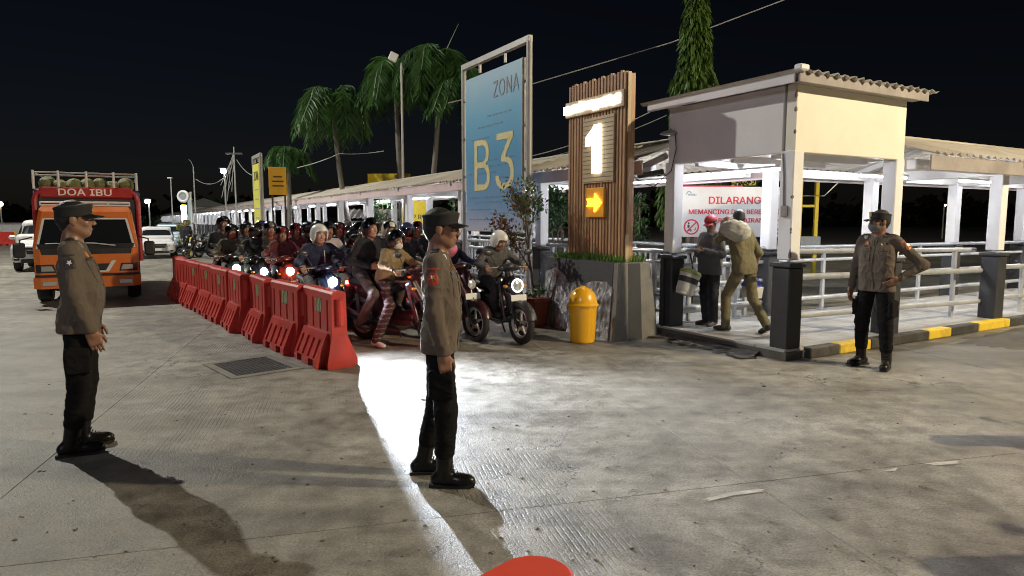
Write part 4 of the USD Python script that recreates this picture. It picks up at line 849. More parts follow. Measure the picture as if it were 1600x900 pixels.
def ride_joints(s=1., pillion=False, lean=.06, feet='peg', yaw=0., pitch=0., back=0.):
    o = -.42 if pillion else 0.; h = .06 if pillion else 0.
    J = dict(P=V(-.17 + o, 0, .88 + h), B=V(-.15 + o + lean * .3, 0, 1.03 + h), C=V(-.12 + o + lean * .8, 0, 1.20 + h), N=V(-.10 + o + lean * 1.2, 0, 1.37 + h), Hd=V(-.06 + o + lean * 1.3, 0, 1.515 + h))
    for k, sd in (('l', 1), ('r', -1)):
        J['sh' + k] = V(-.11 + o + lean, .172 * sd, 1.32 + h); J['hp' + k] = V(-.12 + o, .10 * sd, .86 + h)
        if pillion: J['el' + k] = V(-.28 + o + .1, .27 * sd, 1.06 + h); J['wr' + k] = V(-.30, .17 * sd, 1.0 + h); J['hd' + k] = V(1, -.5 * sd, 0); J['pn' + k] = V(0, -sd, 0)
        else: J['el' + k] = V(.04, .31 * sd, 1.10); J['wr' + k] = V(.22, .30 * sd, 1.065); J['hd' + k] = V(.75, .1 * sd, -.35); J['pn' + k] = V(0, -.3 * sd, -1)
        if feet == 'ground' and not pillion or feet == 'ground' : J['kn' + k] = V(.17 + o * .9, .27 * sd, .58); J['an' + k] = V(.05 + o * .9, .36 * sd, .09); J['to' + k] = .3 * sd
        elif pillion: J['kn' + k] = V(-.12, .25 * sd, .74); J['an' + k] = V(-.26, .26 * sd, .40); J['to' + k] = .1 * sd
        else: J['kn' + k] = V(.26, .17 * sd, .74); J['an' + k] = V(.20, .15 * sd, .43); J['to' + k] = .1 * sd
    J['Hd'] = J['Hd'] + V(.03 * math.sin(pitch), 0, 0); J['belly'] = 0.; J['yaw'] = yaw; J['pitch'] = pitch; J['lat'] = V(0, 1, 0); J['curl'] = {'l': .95, 'r': .95} if not pillion else {'l': .5, 'r': .5}
    return J
def visor_mesh(R, o, rx, ry, rz_, a0, a1, yaw, n=12, m=6):
    P = []
    for off in (0, -.003):
        for i in range(m + 1):
            e = math.radians(a0 + (a1 - a0) * i / m)
            for k in range(n + 1):
                q = math.radians(-yaw + 2 * yaw * k / n); P.append([(rx + off) * math.cos(e) * math.cos(q), (ry + off) * math.cos(e) * math.sin(q), (rz_ + off) * math.sin(e)])
    N = (m + 1) * (n + 1); Fc = []
    for i in range(m):
        for k in range(n):
            p = i * (n + 1) + k; Fc += [[p, p + 1, p + n + 2], [p, p + n + 2, p + n + 1], [p + N, p + n + 2 + N, p + 1 + N], [p + N, p + n + 1 + N, p + n + 2 + N]]
    return trimesh.Trimesh(np.array(P) @ R.T + o, Fc, process=False)
LOOK['visor'] = usdkit.material(stage, '/World/Looks/visor', {'a': ('transparent_bsdf', {'color': (.55, .57, .60)}), 'b': ('glossy_bsdf', {'color': (.9, .9, .92), 'roughness': .08}), 'f': ('fresnel', {'IOR': 1.7}), 'm': ('mix_closure', {})}, [('a.BSDF', 'm.closure1'), ('b.BSDF', 'm.closure2'), ('f.fac', 'm.fac')], surface='m.closure')
def helmet(t, J, m, full=False, visor='up', stripe=None, h=.011):
    R = Rz(J['yaw']) @ Ry(J['pitch']); o = J['Hd'] + R @ V(-.012, 0, .018)
    P = [('e', (0, 0, .0), (.140, .122, .138), None, .02), ('e', (-.012, 0, -.055), (.125, .115, .10), None, .03), ('c', (.09, 0, .072), (.108, 0, .062), .05, .04, .03)]
    if full: P.append(('c', (.09, -.05, -.115), (.09, .05, -.115), .04, .04, .04))
    cutb = [('-b', (.13, 0, -.060 if not full else -.035), (.105, .082, .098 if not full else .058), .03, None, .012), ('-e', (.0, 0, -.09), (.10, .085, .13), None, .01), ('-b', (0, 0, -.26), (.3, .3, .115), .01, None, .01)]
    hm_ = part(t, 'helmet', blob(xf(P + cutb, R, o), h)[0], m, True)
    if visor == 'up': part(hm_, 'visor', visor_mesh(R @ Ry(-.75), o, .149, .131, .15, -22, 30, 72), 'visor', True)
    elif visor == 'down': part(hm_, 'visor', visor_mesh(R, o, .148, .130, .15, -38, 22, 74), 'visor', True)
    if stripe:
        part(hm_, 'helmet_stripe', visor_mesh(R @ Ry(-1.2), o, .1425, .1245, .1405, -7, 7, 80, 12, 2), stripe, True)
    for s in (-1, 1): part(hm_, 'chin_strap', tube([o + R @ V(.01, .108 * s, -.07), o + R @ V(.03, .075 * s, -.125), o + R @ V(.045, 0, -.142)], .006, 5), 'fabric_black')
for n_, c_ in dict(jacket_black=(.018, .018, .021), jacket_navy=(.020, .026, .06), jacket_grey=(.085, .082, .080), jacket_maroon=(.10, .022, .028), shirt_tan=(.21, .15, .075), shirt_light=(.42, .38, .40), jacket_brown=(.07, .045, .032), scarf_pink=(.52, .15, .22), trousers_grey=(.12, .105, .10), trousers_dark=(.02, .02, .024), trousers_pink=(.085, .06, .056), jacket_olive=(.075, .072, .045), shorts_brown=(.22, .13, .09)).items(): M(n_, c_, .8, var=.14, scale=10, bump=.2, bscale=220, spec=.3)
for n_, c_ in dict(helmet_black=(.012, .012, .014), helmet_white=(.70, .70, .66), helmet_cream=(.58, .54, .42), helmet_red=(.22, .02, .022), helmet_grey=(.16, .16, .17), helmet_blue=(.03, .035, .09)).items(): M(n_, c_, .2, var=.08, scale=4, coat=.6)
M('shoe_white', (.55, .54, .52), .6, var=.15); M('shoe_dark', (.03, .028, .026), .6, var=.2); M('mask_white', (.62, .60, .56), .7, var=.05); M('mask_dark', (.03, .03, .033), .7); M('mask_red', (.36, .06, .06), .7)
# patterned trousers of the masked rider: pale bands on dark red, printed flat
LOOK['batik'] = usdkit.material(stage, '/World/Looks/batik', {'t': ('texture_coordinate', {}), 's': ('separate_xyz', {}), 'n': ('noise_texture', {'scale': 26, 'detail': 3}), 'm': ('math', {'math_type': 'multiply_add', 'value2': .05}),
    'f': ('math', {'math_type': 'multiply', 'value2': 95.}), 'q': ('math', {'math_type': 'sine'}), 'v': ('voronoi_texture', {'scale': 34}), 'f2': ('math', {'math_type': 'multiply_add', 'value2': -2.2}), 'a': ('math', {'math_type': 'add'}), 'r': ('rgb_ramp', {'ramp': [(.40, (.035, .014, .018)), (.55, (.075, .03, .03)), (.75, (.20, .14, .125))]}), 'mr': ('map_range', {'from_min': -1.9, 'from_max': 1.4}), 'p': ('principled_bsdf', {'roughness': .8})},
    [('t.object', 's.vector'), ('t.object', 'n.vector'), ('t.object', 'v.vector'), ('n.fac', 'm.value1'), ('s.z', 'm.value3'), ('m.value', 'f.value1'), ('v.distance', 'f2.value1'), ('q.value', 'f2.value3'), ('f.value', 'q.value1'), ('f2.value', 'a.value1'), ('v.distance', 'a.value2'), ('a.value', 'mr.value'), ('mr.result', 'r.fac'), ('r.color', 'p.base_color')], surface='p.BSDF')
def rider(label, loc, rz, J, top, bottom, shoe='shoe_dark', hel='helmet_black', hs=None, full=False, visor='up', mask=None, skin='skin', seed=0, h=.0125, scale=1., eyes=True, stripe=None, hijab=None, scarf=None, sleeve='long'):
    if scale != 1.:
        for k, v in J.items():
            if isinstance(v, np.ndarray) and k[:2] in ('P', 'B', 'C', 'N', 'Hd', 'sh') or k in ('P', 'B', 'C', 'N', 'Hd'): J[k] = J['hpl'] * [1, 0, 1] + (v - J['hpl'] * [1, 0, 1]) * scale
    t = thing('person', label, 'person', loc, rz)
    part(t, 'body', body_mesh(J, min(h, .010)), skin, True)
    dress(t, J, dict(top=top, bottom=bottom, shoe=shoe, topname='jacket', hem=-.08, nocut=True, fit=.02, wr=.010, sleeve=sleeve), h, seed)
    facial(t, J, None, eyes=eyes, mask=mask, h=.009)
    if hel: helmet(t, J, hel, full, visor, stripe)
    if hijab or scarf:
        R = Rz(J['yaw']) @ Ry(J['pitch']); Hp = xf([('c', (-.02, 0, -.07), (-.02, 0, -.19), .085, .13, .05), ('e', (.05, 0, -.16), (.07, .09, .06), None, .05)], R, J['Hd']); part(t, 'headscarf', blob(Hp, h, wrinkle=.006, seed=seed)[0], hijab or scarf, True)
    return t
RZ = math.radians(-60)
def head_at(px, py, Y, z=1.5): return at(px, py, Y)
def seat_loc(px, Y, rz, hx):
    """Ground point of a scooter whose rider's head (at local x = hx) shows at pixel column px and depth Y."""
    return np.array([(px - 800) / F_PX * (Y * math.cos(PITCH) + (EYE - 1.45) * math.sin(PITCH)), Y, 0]) - Rz(rz) @ V(hx, 0, 0)
# A: black scooter at the front right, rider in white helmet
rA = math.radians(-57); lA = seat_loc(778, 9.50, rA, .06)
scooter('scooter', 'black scooter with ringed round headlight at the front right of the queue', lA, rA, 'paint_black', 'round', None, R=.285)
J = ride_joints(1., False, .12, 'peg', .12, .42); J['anl'] = V(.02, .34, .09); J['knl'] = V(.2, .26, .56); J['Hd'] = J['Hd'] + V(.03, 0, -.03)
rider('rider in white open helmet and dark jacket looking down on the black scooter', lA, rA, J, 'jacket_grey', 'trousers_dark', 'shoe_dark', 'helmet_white', visor=None, seed=3, scale=.86, h=.010)
# B: bike half hidden by the middle officer
rB = math.radians(-50); lB = seat_loc(700, 9.7, rB, .0)
scooter('scooter', 'dark red scooter half hidden behind the officer in the middle', lB, rB, 'paint_maroon', 'sport', None, R=.285)
rider('rider with pink scarf half hidden behind the officer in the middle', lB, rB, ride_joints(1., False, .1, 'peg', .2, .2), 'jacket_navy', 'trousers_dark', 'shoe_white', 'helmet_red', scarf='scarf_pink', seed=5, scale=.9)
# C: masked rider in tan shirt with a pillion
rC = math.radians(-32); lC = seat_loc(617, 9.1, rC, .0)
scooter('scooter', 'dark maroon scooter carrying the masked rider in tan shirt and a pillion', lC, rC, 'paint_maroon', 'sport', None, R=.285)
J = ride_joints(1., False, .08, 'peg', -.05, .05); J['anr'] = V(-.02, -.38, .09); J['knr'] = V(.12, -.26, .56); J['tor'] = -.2
rider('masked rider in tan shirt and patterned trousers, raised visor, left of the middle officer', lC, rC, J, 'shirt_tan', 'batik', 'shoe_white', 'helmet_black', mask='mask_white', seed=8, scale=.84, h=.009)
J = ride_joints(1., True, .03, 'peg', -.1, .0); J['anr'] = V(-.34, -.34, .30); J['knr'] = V(-.12, -.30, .70)
rider('pillion in black poncho and black helmet behind the masked rider', lC, rC, J, 'jacket_black', 'trousers_pink', 'shoe_dark', 'helmet_black', stripe='chrome', skin='skin_light', seed=13, scale=1.0, h=.0105)
# D: bright white headlight, white helmet, navy hoodie
rD = math.radians(-56); lD = seat_loc(497, 9.45, rD, .0)
scooter('scooter', 'dark blue scooter with glaring white headlamp behind the nearest barrier', lD, rD, 'paint_blue', 'sport', 'lamp_white', lamp_z=.86)
J = ride_joints(1., False, .10, 'peg', .1, .1); J['ell'] = V(.12, .36, 1.17); J['wrl'] = V(.40, .34, 1.20); J['hdl'] = V(1, .3, 0)
rider('rider in white helmet and navy hoodie behind the nearest barrier', lD, rD, J, 'jacket_navy', 'trousers_grey', 'shoe_dark', 'helmet_white', visor=None, skin='skin_light', seed=17, scale=.96, h=.0105)
part(thing('hood_cord', 'white drawstring hanging on the navy hoodie of the white helmet rider', 'cord', lD, rD), 'cord', tube([V(.10, .05, 1.27), V(.125, .045, 1.20), V(.125, .05, 1.10)], .006, 6), 'mask_white')
HEAD_L = lD + Rz(rD) @ V(.64, 0, .86)
sphere_light('/World/headlamp_beam', HEAD_L, .03, 210, (.80, .88, 1.0), 52, (math.cos(rD + .09), math.sin(rD + .09), -.03), 1.0)
sphere_light('/World/headlamp_beam_001', HEAD_L, .03, 1500, (.80, .88, 1.0), 32, (math.cos(rD + .10), math.sin(rD + .10), -.045), 1.0)
# the rest of the queue: (head px, depth, head z scale, tops...)
rows = [
 (551, 9.95, .84, 'grinning rider in striped black helmet behind the navy hoodie rider', 'jacket_navy', 'helmet_black', None, 'mask', .1, 'chrome', 'peg'),
 (441, 11.6, .88, 'rider in maroon jacket behind the orange headlamp', 'jacket_maroon', 'helmet_red', None, None, .0, 'plate_white', 'peg'),
 (362, 12.3, .92, 'rider with red face mask behind the green tinted headlamp', 'jacket_olive', 'helmet_black', 'mask_red', None, .1, None, 'peg'),
 (398, 12.0, .93, 'rider with dark headscarf and large helmet beside the small white headlamp', 'jacket_black', 'helmet_black', None, 'hijab', -.25, None, 'peg'),
 (421, 12.6, 1.0, 'tall rider in dark jacket and wide peaked helmet behind the maroon rider', 'jacket_brown', 'helmet_grey', None, None, .15, None, 'peg'),
 (462, 13.0, .95, 'rider in dark maroon helmet between the maroon rider and the white helmet', 'jacket_maroon', 'helmet_red', None, None, .2, None, 'peg'),
 (480, 13.6, 1.0, 'rider in black helmet just left of the white helmet', 'jacket_black', 'helmet_black', None, None, .1, None, 'peg'),
 (512, 11.2, 1.0, 'rider in pale shirt with shoulder strap behind the white helmet', 'shirt_light', 'helmet_black', None, None, .3, None, 'peg'),
 (529, 12.9, .98, 'rider in maroon helmet in the far middle of the queue', 'jacket_navy', 'helmet_red', None, None, -.1, None, 'peg'),
 (541, 13.4, 1.02, 'rider in grey helmet beside the maroon helmet in the far middle', 'jacket_maroon', 'helmet_grey', None, None, .1, None, 'peg'),
 (562, 11.4, 1.0, 'rider in black helmet half hidden behind the pillion', 'jacket_black', 'helmet_black', None, None, .3, 'chrome', 'peg'),
 (607, 11.3, 1.02, 'rider in cream helmet behind the pillion in black', 'jacket_grey', 'helmet_cream', None, None, .2, None, 'peg'),
 (634, 11.0, .98, 'rider in dark blue helmet just left of the middle officer', 'jacket_black', 'helmet_blue', None, None, .2, None, 'peg'),
 (385, 13.2, .98, 'rider in black helmet glimpsed between the red masked rider and the peaked helmet', 'jacket_navy', 'helmet_black', None, None, .1, None, 'peg'),
 (408, 14.0, 1.02, 'rider in dark helmet just above the rider with the dark headscarf', 'jacket_black', 'helmet_blue', None, None, .2, None, 'peg'),
 (496, 13.8, 1.03, 'rider in black helmet showing right above the white helmet', 'jacket_black', 'helmet_black', None, None, .0, None, 'peg'),
 (578, 13.2, 1.0, 'rider in grey helmet left of the cream helmet, far back', 'jacket_grey', 'helmet_grey', None, None, .1, None, 'peg'),
 (651, 13.2, 1.0, 'rider in maroon helmet far back next to the middle officer', 'jacket_maroon', 'helmet_red', None, None, .2, None, 'peg'),
 (672, 11.8, .98, 'rider in black helmet glimpsed behind the head of the middle officer', 'jacket_black', 'helmet_black', None, None, .2, None, 'peg')]
lampset = {441: ('lamp_orange', 'red scooter with glowing orange headlamp', 'paint_red', .84), 362: ('lamp_green', 'green tinted scooter with bright headlamp at the far left of the queue', 'paint_black', .84), 398: ('lamp_small', 'dark scooter with small white headlamp', 'paint_black', .80)}
proto = None; sc_where = iter(['under the grinning rider', 'under the tall rider in the peaked helmet', 'under the dark maroon helmet', 'left of the white helmet', 'under the pale shirt rider', 'under the far middle maroon helmet', 'under the grey helmet rider', 'half hidden behind the pillion', 'under the cream helmet', 'left of the middle officer', 'between the red masked rider and the peaked helmet', 'above the dark headscarf rider', 'right above the white helmet', 'left of the cream helmet, far back', 'far back next to the middle officer', 'behind the head of the middle officer'])
for i, (px, Y, sc, lab, top, hel, mask, extra, yaw, stripe, ft) in enumerate(rows):
    rz = RZ + rnd.uniform(-.1, .1); loc = seat_loc(px, Y, rz, .0); jit = rnd.random()
    if px in lampset: lm, bl, pc, lz = lampset[px]; scooter('scooter', bl, loc, rz, pc, 'sport', lm, lamp_z=lz)
    elif proto is None: proto = scooter('scooter', 'black scooter ' + next(sc_where), loc, rz, 'paint_black', 'sport', None, group='scooters standing in the queue')
    else: copy_of(proto, 'scooter', 'black scooter ' + next(sc_where), loc, rz, 'scooters standing in the queue')
    J = ride_joints(1., False, .05 + .06 * jit, ft, yaw, .05 + .1 * jit)
    rider(lab, loc, rz, J, top, 'trousers_dark' if i % 2 else 'trousers_grey', 'shoe_dark', hel, mask=mask, hijab='jacket_black' if extra == 'hijab' else None, visor='up' if i % 3 else 'down', seed=30 + i, scale=sc, h=.0135, stripe=stripe, skin='skin' if i % 3 else 'skin_light')
loc = seat_loc(362, 12.3, RZ, .0); J = ride_joints(1., True, .02, 'peg', .3, .0)
rider('pillion with black helmet sitting tall behind the red masked rider', seat_loc(350, 12.75, RZ, -.42), RZ, J, 'jacket_black', 'trousers_dark', 'shoe_dark', 'helmet_black', seed=71, scale=1.06, h=.0135)
# ------------------------------------------------------------------ number pylon on its planter
def dirt_concrete(name, col, **k): M(name, col, .75, var=.2, scale=5, bump=.35, bscale=35, dirt=.5, dcol=tuple(c * .4 for c in col), **k)
dirt_concrete('planter_dark', (.045, .046, .050)); dirt_concrete('planter_grey', (.17, .165, .145)); dirt_concrete('planter_band', (.030, .031, .035))
LOOK['silver_rock'] = usdkit.material(stage, '/World/Looks/silver_rock', {'t': ('texture_coordinate', {}), 'n': ('noise_texture', {'scale': 7, 'detail': 8, 'roughness': .7}), 'v': ('voronoi_texture', {'scale': 16}), 'mp': ('mapping', {'scale': (1, 1, .45)}), 'a': ('math', {'math_type': 'add'}),
    'r': ('rgb_ramp', {'ramp': [(.35, (.09, .09, .095)), (.62, (.42, .42, .44))]}), 'b': ('bump', {'strength': 1.0, 'distance': .03}), 'p': ('principled_bsdf', {'roughness': .36, 'metallic': .2})},
    [('t.object', 'mp.vector'), ('mp.vector', 'n.vector'), ('mp.vector', 'v.vector'), ('n.fac', 'r.fac'), ('n.fac', 'a.value1'), ('v.distance', 'a.value2'), ('a.value', 'b.height'), ('b.normal', 'p.normal'), ('r.color', 'p.base_color')], surface='p.BSDF')
for i, c in enumerate(((.40, .225, .11), (.47, .28, .14), (.33, .185, .09))):
    nm = f'wood_{"abc"[i]}'
    LOOK[nm] = usdkit.material(stage, '/World/Looks/' + nm, {'t': ('texture_coordinate', {}), 'mp': ('mapping', {'scale': (18, 18, 1.4), 'location': (i * 3.1, 0, 0)}), 'n': ('noise_texture', {'scale': 3, 'detail': 6, 'distortion': .6}), 'r': ('rgb_ramp', {'ramp': [(.3, tuple(x * .62 for x in c)), (.7, tuple(x * 1.2 for x in c))]}), 'b': ('bump', {'strength': .25, 'distance': .004}), 'p': ('principled_bsdf', {'roughness': .48})},
        [('t.object', 'mp.vector'), ('mp.vector', 'n.vector'), ('n.fac', 'r.fac'), ('n.fac', 'b.height'), ('b.normal', 'p.normal'), ('r.color', 'p.base_color')], surface='p.BSDF')
K = np.array([1.42, 9.13, 0])
pl = thing('planter', 'trapezoid concrete planter, silver on its left face and grey with black band at its end', 'planter', K, rL)
# local x along the long side (L), local y = -R
def frust(x0, x1, y0, y1, z0, z1, ix0, ix1, iy0, iy1):
    return hull([(x, y, z) for z, a, b, c, d in ((z0, x0, x1, y0, y1), (z1, x0 + ix0, x1 - ix1, y0 + iy0, y1 - iy1)) for x in (a, b) for y in (c, d)])
part(pl, 'body', frust(0, 1.82, -.80, 0, .0, 1.09, .06, .0, .12, .10), 'planter_grey')
part(pl, 'dark_face', hull([(.10, .006, .0), (.10, -.10, .0), (1.83, .006, 0), (1.83, -.1, 0), (.16, -.094, 1.092), (.16, -.2, 1.092), (1.83, -.094, 1.092), (1.83, -.2, 1.092)]), 'planter_dark')
part(pl, 'black_band', hull([(-.006, -.26, .0), (-.006, -.50, 0), (.1, -.26, 0), (.1, -.50, 0), (.054, -.28, 1.085), (.054, -.49, 1.085), (.15, -.28, 1.085), (.15, -.49, 1.085)]), 'planter_band')
rg_ = random.Random(3); gx = np.linspace(.0, 1.0, 46); gz = np.linspace(0, 1.0, 34); Vr = []
for a in gx:
    for b in gz:
        x = .13 + 1.72 * a; top = .74 + .07 * math.sin(a * 9) + .10 * (meshkit.noise(np.array([a * 13, 0, 0]), 2) - .5) + .12 * a; z = b * top
        dpt = .04 * (1 - b * .55) * min(1, 9 * a + .2) * min(1, 9 * (1 - a) + .2); nn = meshkit.fbm(np.array([x * 7, 0, z * 5]), 4, 4) - .5
        Vr.append([x, -.092 * z + .012 + max(.004, dpt + nn * .085 * (1 - .35 * b)), z])
m_, n_ = len(gx), len(gz); Fr = []
for i in range(m_ - 1):
    for k in range(n_ - 1): p = i * n_ + k; Fr += [[p, p + 1, p + n_ + 1], [p, p + n_ + 1, p + n_]]
nb = len(Vr); Vr += [[v[0], -.12 - .08 * v[2], v[2]] for v in Vr]; Fr += [[a + nb, c + nb, b + nb] for a, b, c in Fr]
def rim(idx):
    o = []
    for a, b in zip(idx[:-1], idx[1:]): o.extend([[a, b, b + nb], [a, b + nb, a + nb]])
    return o
Fr += rim([i * n_ + n_ - 1 for i in range(m_)]) + rim(list(range(n_))) + rim([(m_ - 1) * n_ + k for k in range(n_)])
part(pl, 'rough_silver_face', trimesh.Trimesh(Vr, Fr, process=False), 'silver_rock', 50, label='crumpled silver painted rubble face')
part(pl, 'soil', box((.94, -.41, 1.088), (1.66, .54, .016)), 'joint_fill')
M('grass_green', (.09, .20, .03), .7, var=.3, scale=20); M('leaf_green', (.055, .13, .03), .55, var=.35, scale=6); M('leaf_dark', (.022, .055, .018), .6, var=.4, scale=4); M('leaf_red', (.26, .075, .05), .6, var=.3, scale=9); M('leaf_yellow', (.20, .22, .05), .6, var=.3, scale=9); M('bark', (.13, .10, .075), .85, var=.3, scale=12, bump=.5, bscale=40); M('palm_bark', (.13, .12, .11), .85, var=.25, scale=8, bump=.4, bscale=30)
def blades(n, spot, hmin, hmax, w, seed):
    r = random.Random(seed); Vb, Fb = [], []
    for _ in range(n):
        x, y, z = spot(r); a = r.uniform(0, 6.28); h = r.uniform(hmin, hmax); lx, ly = r.uniform(-.5, .5) * h, r.uniform(-.5, .5) * h; k = len(Vb); dx, dy = w * math.cos(a), w * math.sin(a)
        Vb += [[x - dx, y - dy, z], [x + dx, y + dy, z], [x + dx * .7 + lx * .4, y + dy * .7 + ly * .4, z + h * .6], [x - dx * .7 + lx * .4, y - dy * .7 + ly * .4, z + h * .6], [x + lx, y + ly, z + h]]
        Fb += [[k, k + 1, k + 2], [k, k + 2, k + 3], [k + 3, k + 2, k + 4]]
    return trimesh.Trimesh(Vb, Fb, process=False)
gr = thing('planter_grass', 'green grass growing round the foot of the wooden number pylon', 'grass', K, rL, kind='stuff')
part(gr, 'blades', blades(2600, lambda r: (r.uniform(.14, 1.78), -.41 + r.uniform(-.27, .27), 1.09), .05, .14, .006, 5), 'grass_green')
py = thing('number_pylon', 'tall pylon of wooden slats with a glowing number 1 and an amber arrow', 'sign', K + np.array([0, 0, 1.09]), rL)
PX0, PX1, PYF, PTH, PH = .20, 1.60, -.34, .11, 2.66
M('pylon_core', (.09, .055, .03), .7, var=.1); M('pylon_panel', (.42, .33, .20), .5, var=.08, scale=3)
part(py, 'core', box(((PX0 + PX1) / 2, PYF - PTH / 2, PH / 2), (PX1 - PX0 - .04, PTH - .04, PH - .02)), 'pylon_core')
ns = 19; pit = (PX1 - PX0) / ns
for k in range(ns):
    xk = PX0 + (k + .5) * pit; mm = 'wood_' + 'abc'[(k * 7) % 3]
    part(py, 'slat', box((xk, PYF + .012, PH / 2 + .012 * ((k * 5) % 3)), (pit * .70, .045, PH), .006), mm)
part(py, 'edge_slat', box((PX0 - .012, PYF - PTH / 2, PH / 2), (.02, PTH + .01, PH - .05), .004), 'wood_a'); part(py, 'edge_slat', box((PX1 + .012, PYF - PTH / 2, PH / 2), (.02, PTH + .01, PH - .05), .004), 'wood_c')
part(py, 'back_board', box(((PX0 + PX1) / 2, PYF - PTH - .01, PH / 2), (PX1 - PX0, .02, PH - .03), .003), 'wood_c')
part(py, 'yellow_edge', box((PX0 - .026, PYF - .005, PH - .42), (.012, .06, .82), .003), 'pylon_panel'); part(py, 'yellow_edge', box((PX0 - .026, PYF - .005, .20), (.012, .06, .40), .003), 'pylon_panel')
E('sign_white', (1.0, .95, .84), 5); E('sign_cool', (1.0, .97, .90), 14); E('arrow_amber', (1.0, .50, .02), 6)
M('amber_face', (.72, .34, .03), .45, var=.1)
hb_ = part(py, 'header_band', box(((PX0 + PX1) / 2 + .03, PYF + .045, 2.30), (PX1 - PX0 + .0, .05, .235), .006), 'pylon_panel')
hb = []
rg_ = random.Random(12); x = PX0 + .08
while x < PX1 - .02:
    w = rg_.uniform(.07, .16); part(hb_, 'header_light', box((min(x + w / 2, PX1 + .0), PYF + .076, 2.30 + rg_.uniform(-.014, .014)), (w * .97, .02, rg_.uniform(.11, .15)), .006), 'sign_cool'); x += w
np_ = part(py, 'number_plate', box((.80, PYF + .046, 1.63), (.74, .03, .96), .004), 'pylon_panel')
for k in range(15): part(np_, 'plate_line', box((.80, PYF + .0625, 1.17 + .064 * k), (.73, .004, .006)), 'pylon_core')
# digit one (seen along -x of the local frame, so x is mirrored)
one = [(-.045, 0), (.155, 0), (.155, .80), (.01, .80), (-.05, .73), (-.21, .62), (-.21, .46), (-.045, .53)]
part(np_, 'number', prism([(.84 - a * .88, 1.29 + b * .88) for a, b in one], .05).apply_translation((0, PYF + .088, 0)), 'sign_white')
ab_ = part(py, 'arrow_box', box((.84, PYF + .05, .86), (.44, .05, .44), .01), 'amber_face')
arrow = [(-.17, -.06), (.02, -.06), (.02, -.14), (.18, 0), (.02, .14), (.02, .06), (-.17, .06), (-.13, 0)]
part(ab_, 'arrow', prism([(.84 - a, .86 + b) for a, b in arrow], .03).apply_translation((0, PYF + .088, 0)), 'arrow_amber')

# ------------------------------------------------------------------ yellow bin
M('bin_yellow', (.78, .40, .012), .32, var=.06, scale=2, coat=.25, dirt=.15, dcol=(.45, .25, .03))
bn = thing('trash_bin', 'yellow plastic bin with domed lid before the silver planter', 'bin', (.985, 9.19, 0), math.radians(-60))
part(bn, 'body', lathe([(0, 0), (.158, 0), (.166, .01), (.172, .03), (.196, .50), (.196, .515)], 36), 'bin_yellow', 35)
part(bn, 'lid', lathe([(.196, .505), (.218, .508), (.222, .53), (.205, .548), (.196, .555), (.192, .60), (.172, .665), (.135, .72), (.085, .755), (.04, .77), (.035, .783), (.0, .786)], 36), 'bin_yellow', 35)
part(bn, 'lid_hinge', box((.0, .205, .545), (.08, .04, .03), .008), 'bin_yellow'); part(bn, 'flap', visor_mesh(np.eye(3), np.array([0, 0, .56]), .194, .194, .206, 12, 58, 40), 'bin_yellow', True)

# ------------------------------------------------------------------ potted tree
def leaves(pts, n, spread, size, seed, droop=.2, aspect=.45, fold=False):
    r = np.random.default_rng(seed); Vb, Fb = [], []
    pts = np.asarray(pts)
    for _ in range(n):
        c = pts[r.integers(len(pts))] + r.normal(0, spread, 3); a = r.normal(0, 1, 3); a[2] -= droop * 3; a /= np.linalg.norm(a); b = np.cross(a, r.normal(0, 1, 3)); b /= np.linalg.norm(b); s = size * r.uniform(.6, 1.3); k = len(Vb)
        Vb += [c - a * s * .5, c + b * s * aspect * .5, c + a * s * .5, c - b * s * aspect * .5]; Fb += [[k, k + 1, k + 2], [k, k + 2, k + 3]]
    return trimesh.Trimesh(Vb, Fb, process=False)
M('pot_red', (.22, .05, .035), .55, var=.2, scale=5, dirt=.4, dcol=(.05, .03, .028))
pot = thing('plant_pot', 'dark red tapered pot left of the silver planter', 'pot', (.36, 10.62, 0), 0)
part(pot, 'pot', lathe([(0, 0), (.21, 0), (.22, .02), (.30, .42), (.325, .425), (.33, .47), (.30, .475), (.285, .45), (.0, .45)], 8), 'pot_red')
part(pot, 'soil', lathe([(0, .455), (.28, .455)], 8), 'joint_fill')
lt = thing('potted_tree', 'thin young tree with red and green leaves growing in the dark red pot', 'tree', (.36, 10.62, .44), 0)
rt = random.Random(21); tips = []
def limb(a, d, L, r, depth, acc):
    pts = [a]; d = np.array(d, float)
    for k in range(4): d = d + np.array([rt.uniform(-.12, .12), rt.uniform(-.12, .12), .04]); d /= np.linalg.norm(d); pts.append(pts[-1] + d * L / 4)
    acc.append(tube(pts, np.linspace(r, r * .6, 5), 6)); tips.extend(pts[2:] if depth else pts[3:])
    if depth < 3:
        for _ in range(3 if depth else 4):
            e = d + np.array([rt.uniform(-.75, .42), rt.uniform(-.5, .5), rt.uniform(-.05, .3)]); e /= np.linalg.norm(e); limb(pts[rt.choice([2, 3, 4])], e, L * .62, r * .55, depth + 1, acc)
acc = []; limb(np.array([0, 0, 0.]), (-.06, 0, 1), .86, .026, 0, acc)
part(lt, 'trunk', boolean([acc[0]]) if False else acc[0], 'bark', 40); part(lt, 'branches', cat(acc[1:]), 'bark', kind='stuff')
tp = np.array(tips); hi = tp[tp[:, 2] > .75]
part(lt, 'crown', leaves(hi, 620, .06, .075, 4), 'leaf_green', kind='stuff'); part(lt, 'crown', leaves(hi[hi[:, 0] < np.median(hi[:, 0])], 430, .07, .07, 5), 'leaf_red', kind='stuff', label='reddish leaves'); part(lt, 'crown', leaves(hi, 300, .08, .07, 6), 'leaf_yellow', kind='stuff', label='yellowish leaves')
part(lt, 'base_leaves', leaves(np.array([[.05, 0, .08], [.1, .05, .12], [-.05, -.1, .06]]), 90, .07, .08, 8), 'leaf_green', kind='stuff')

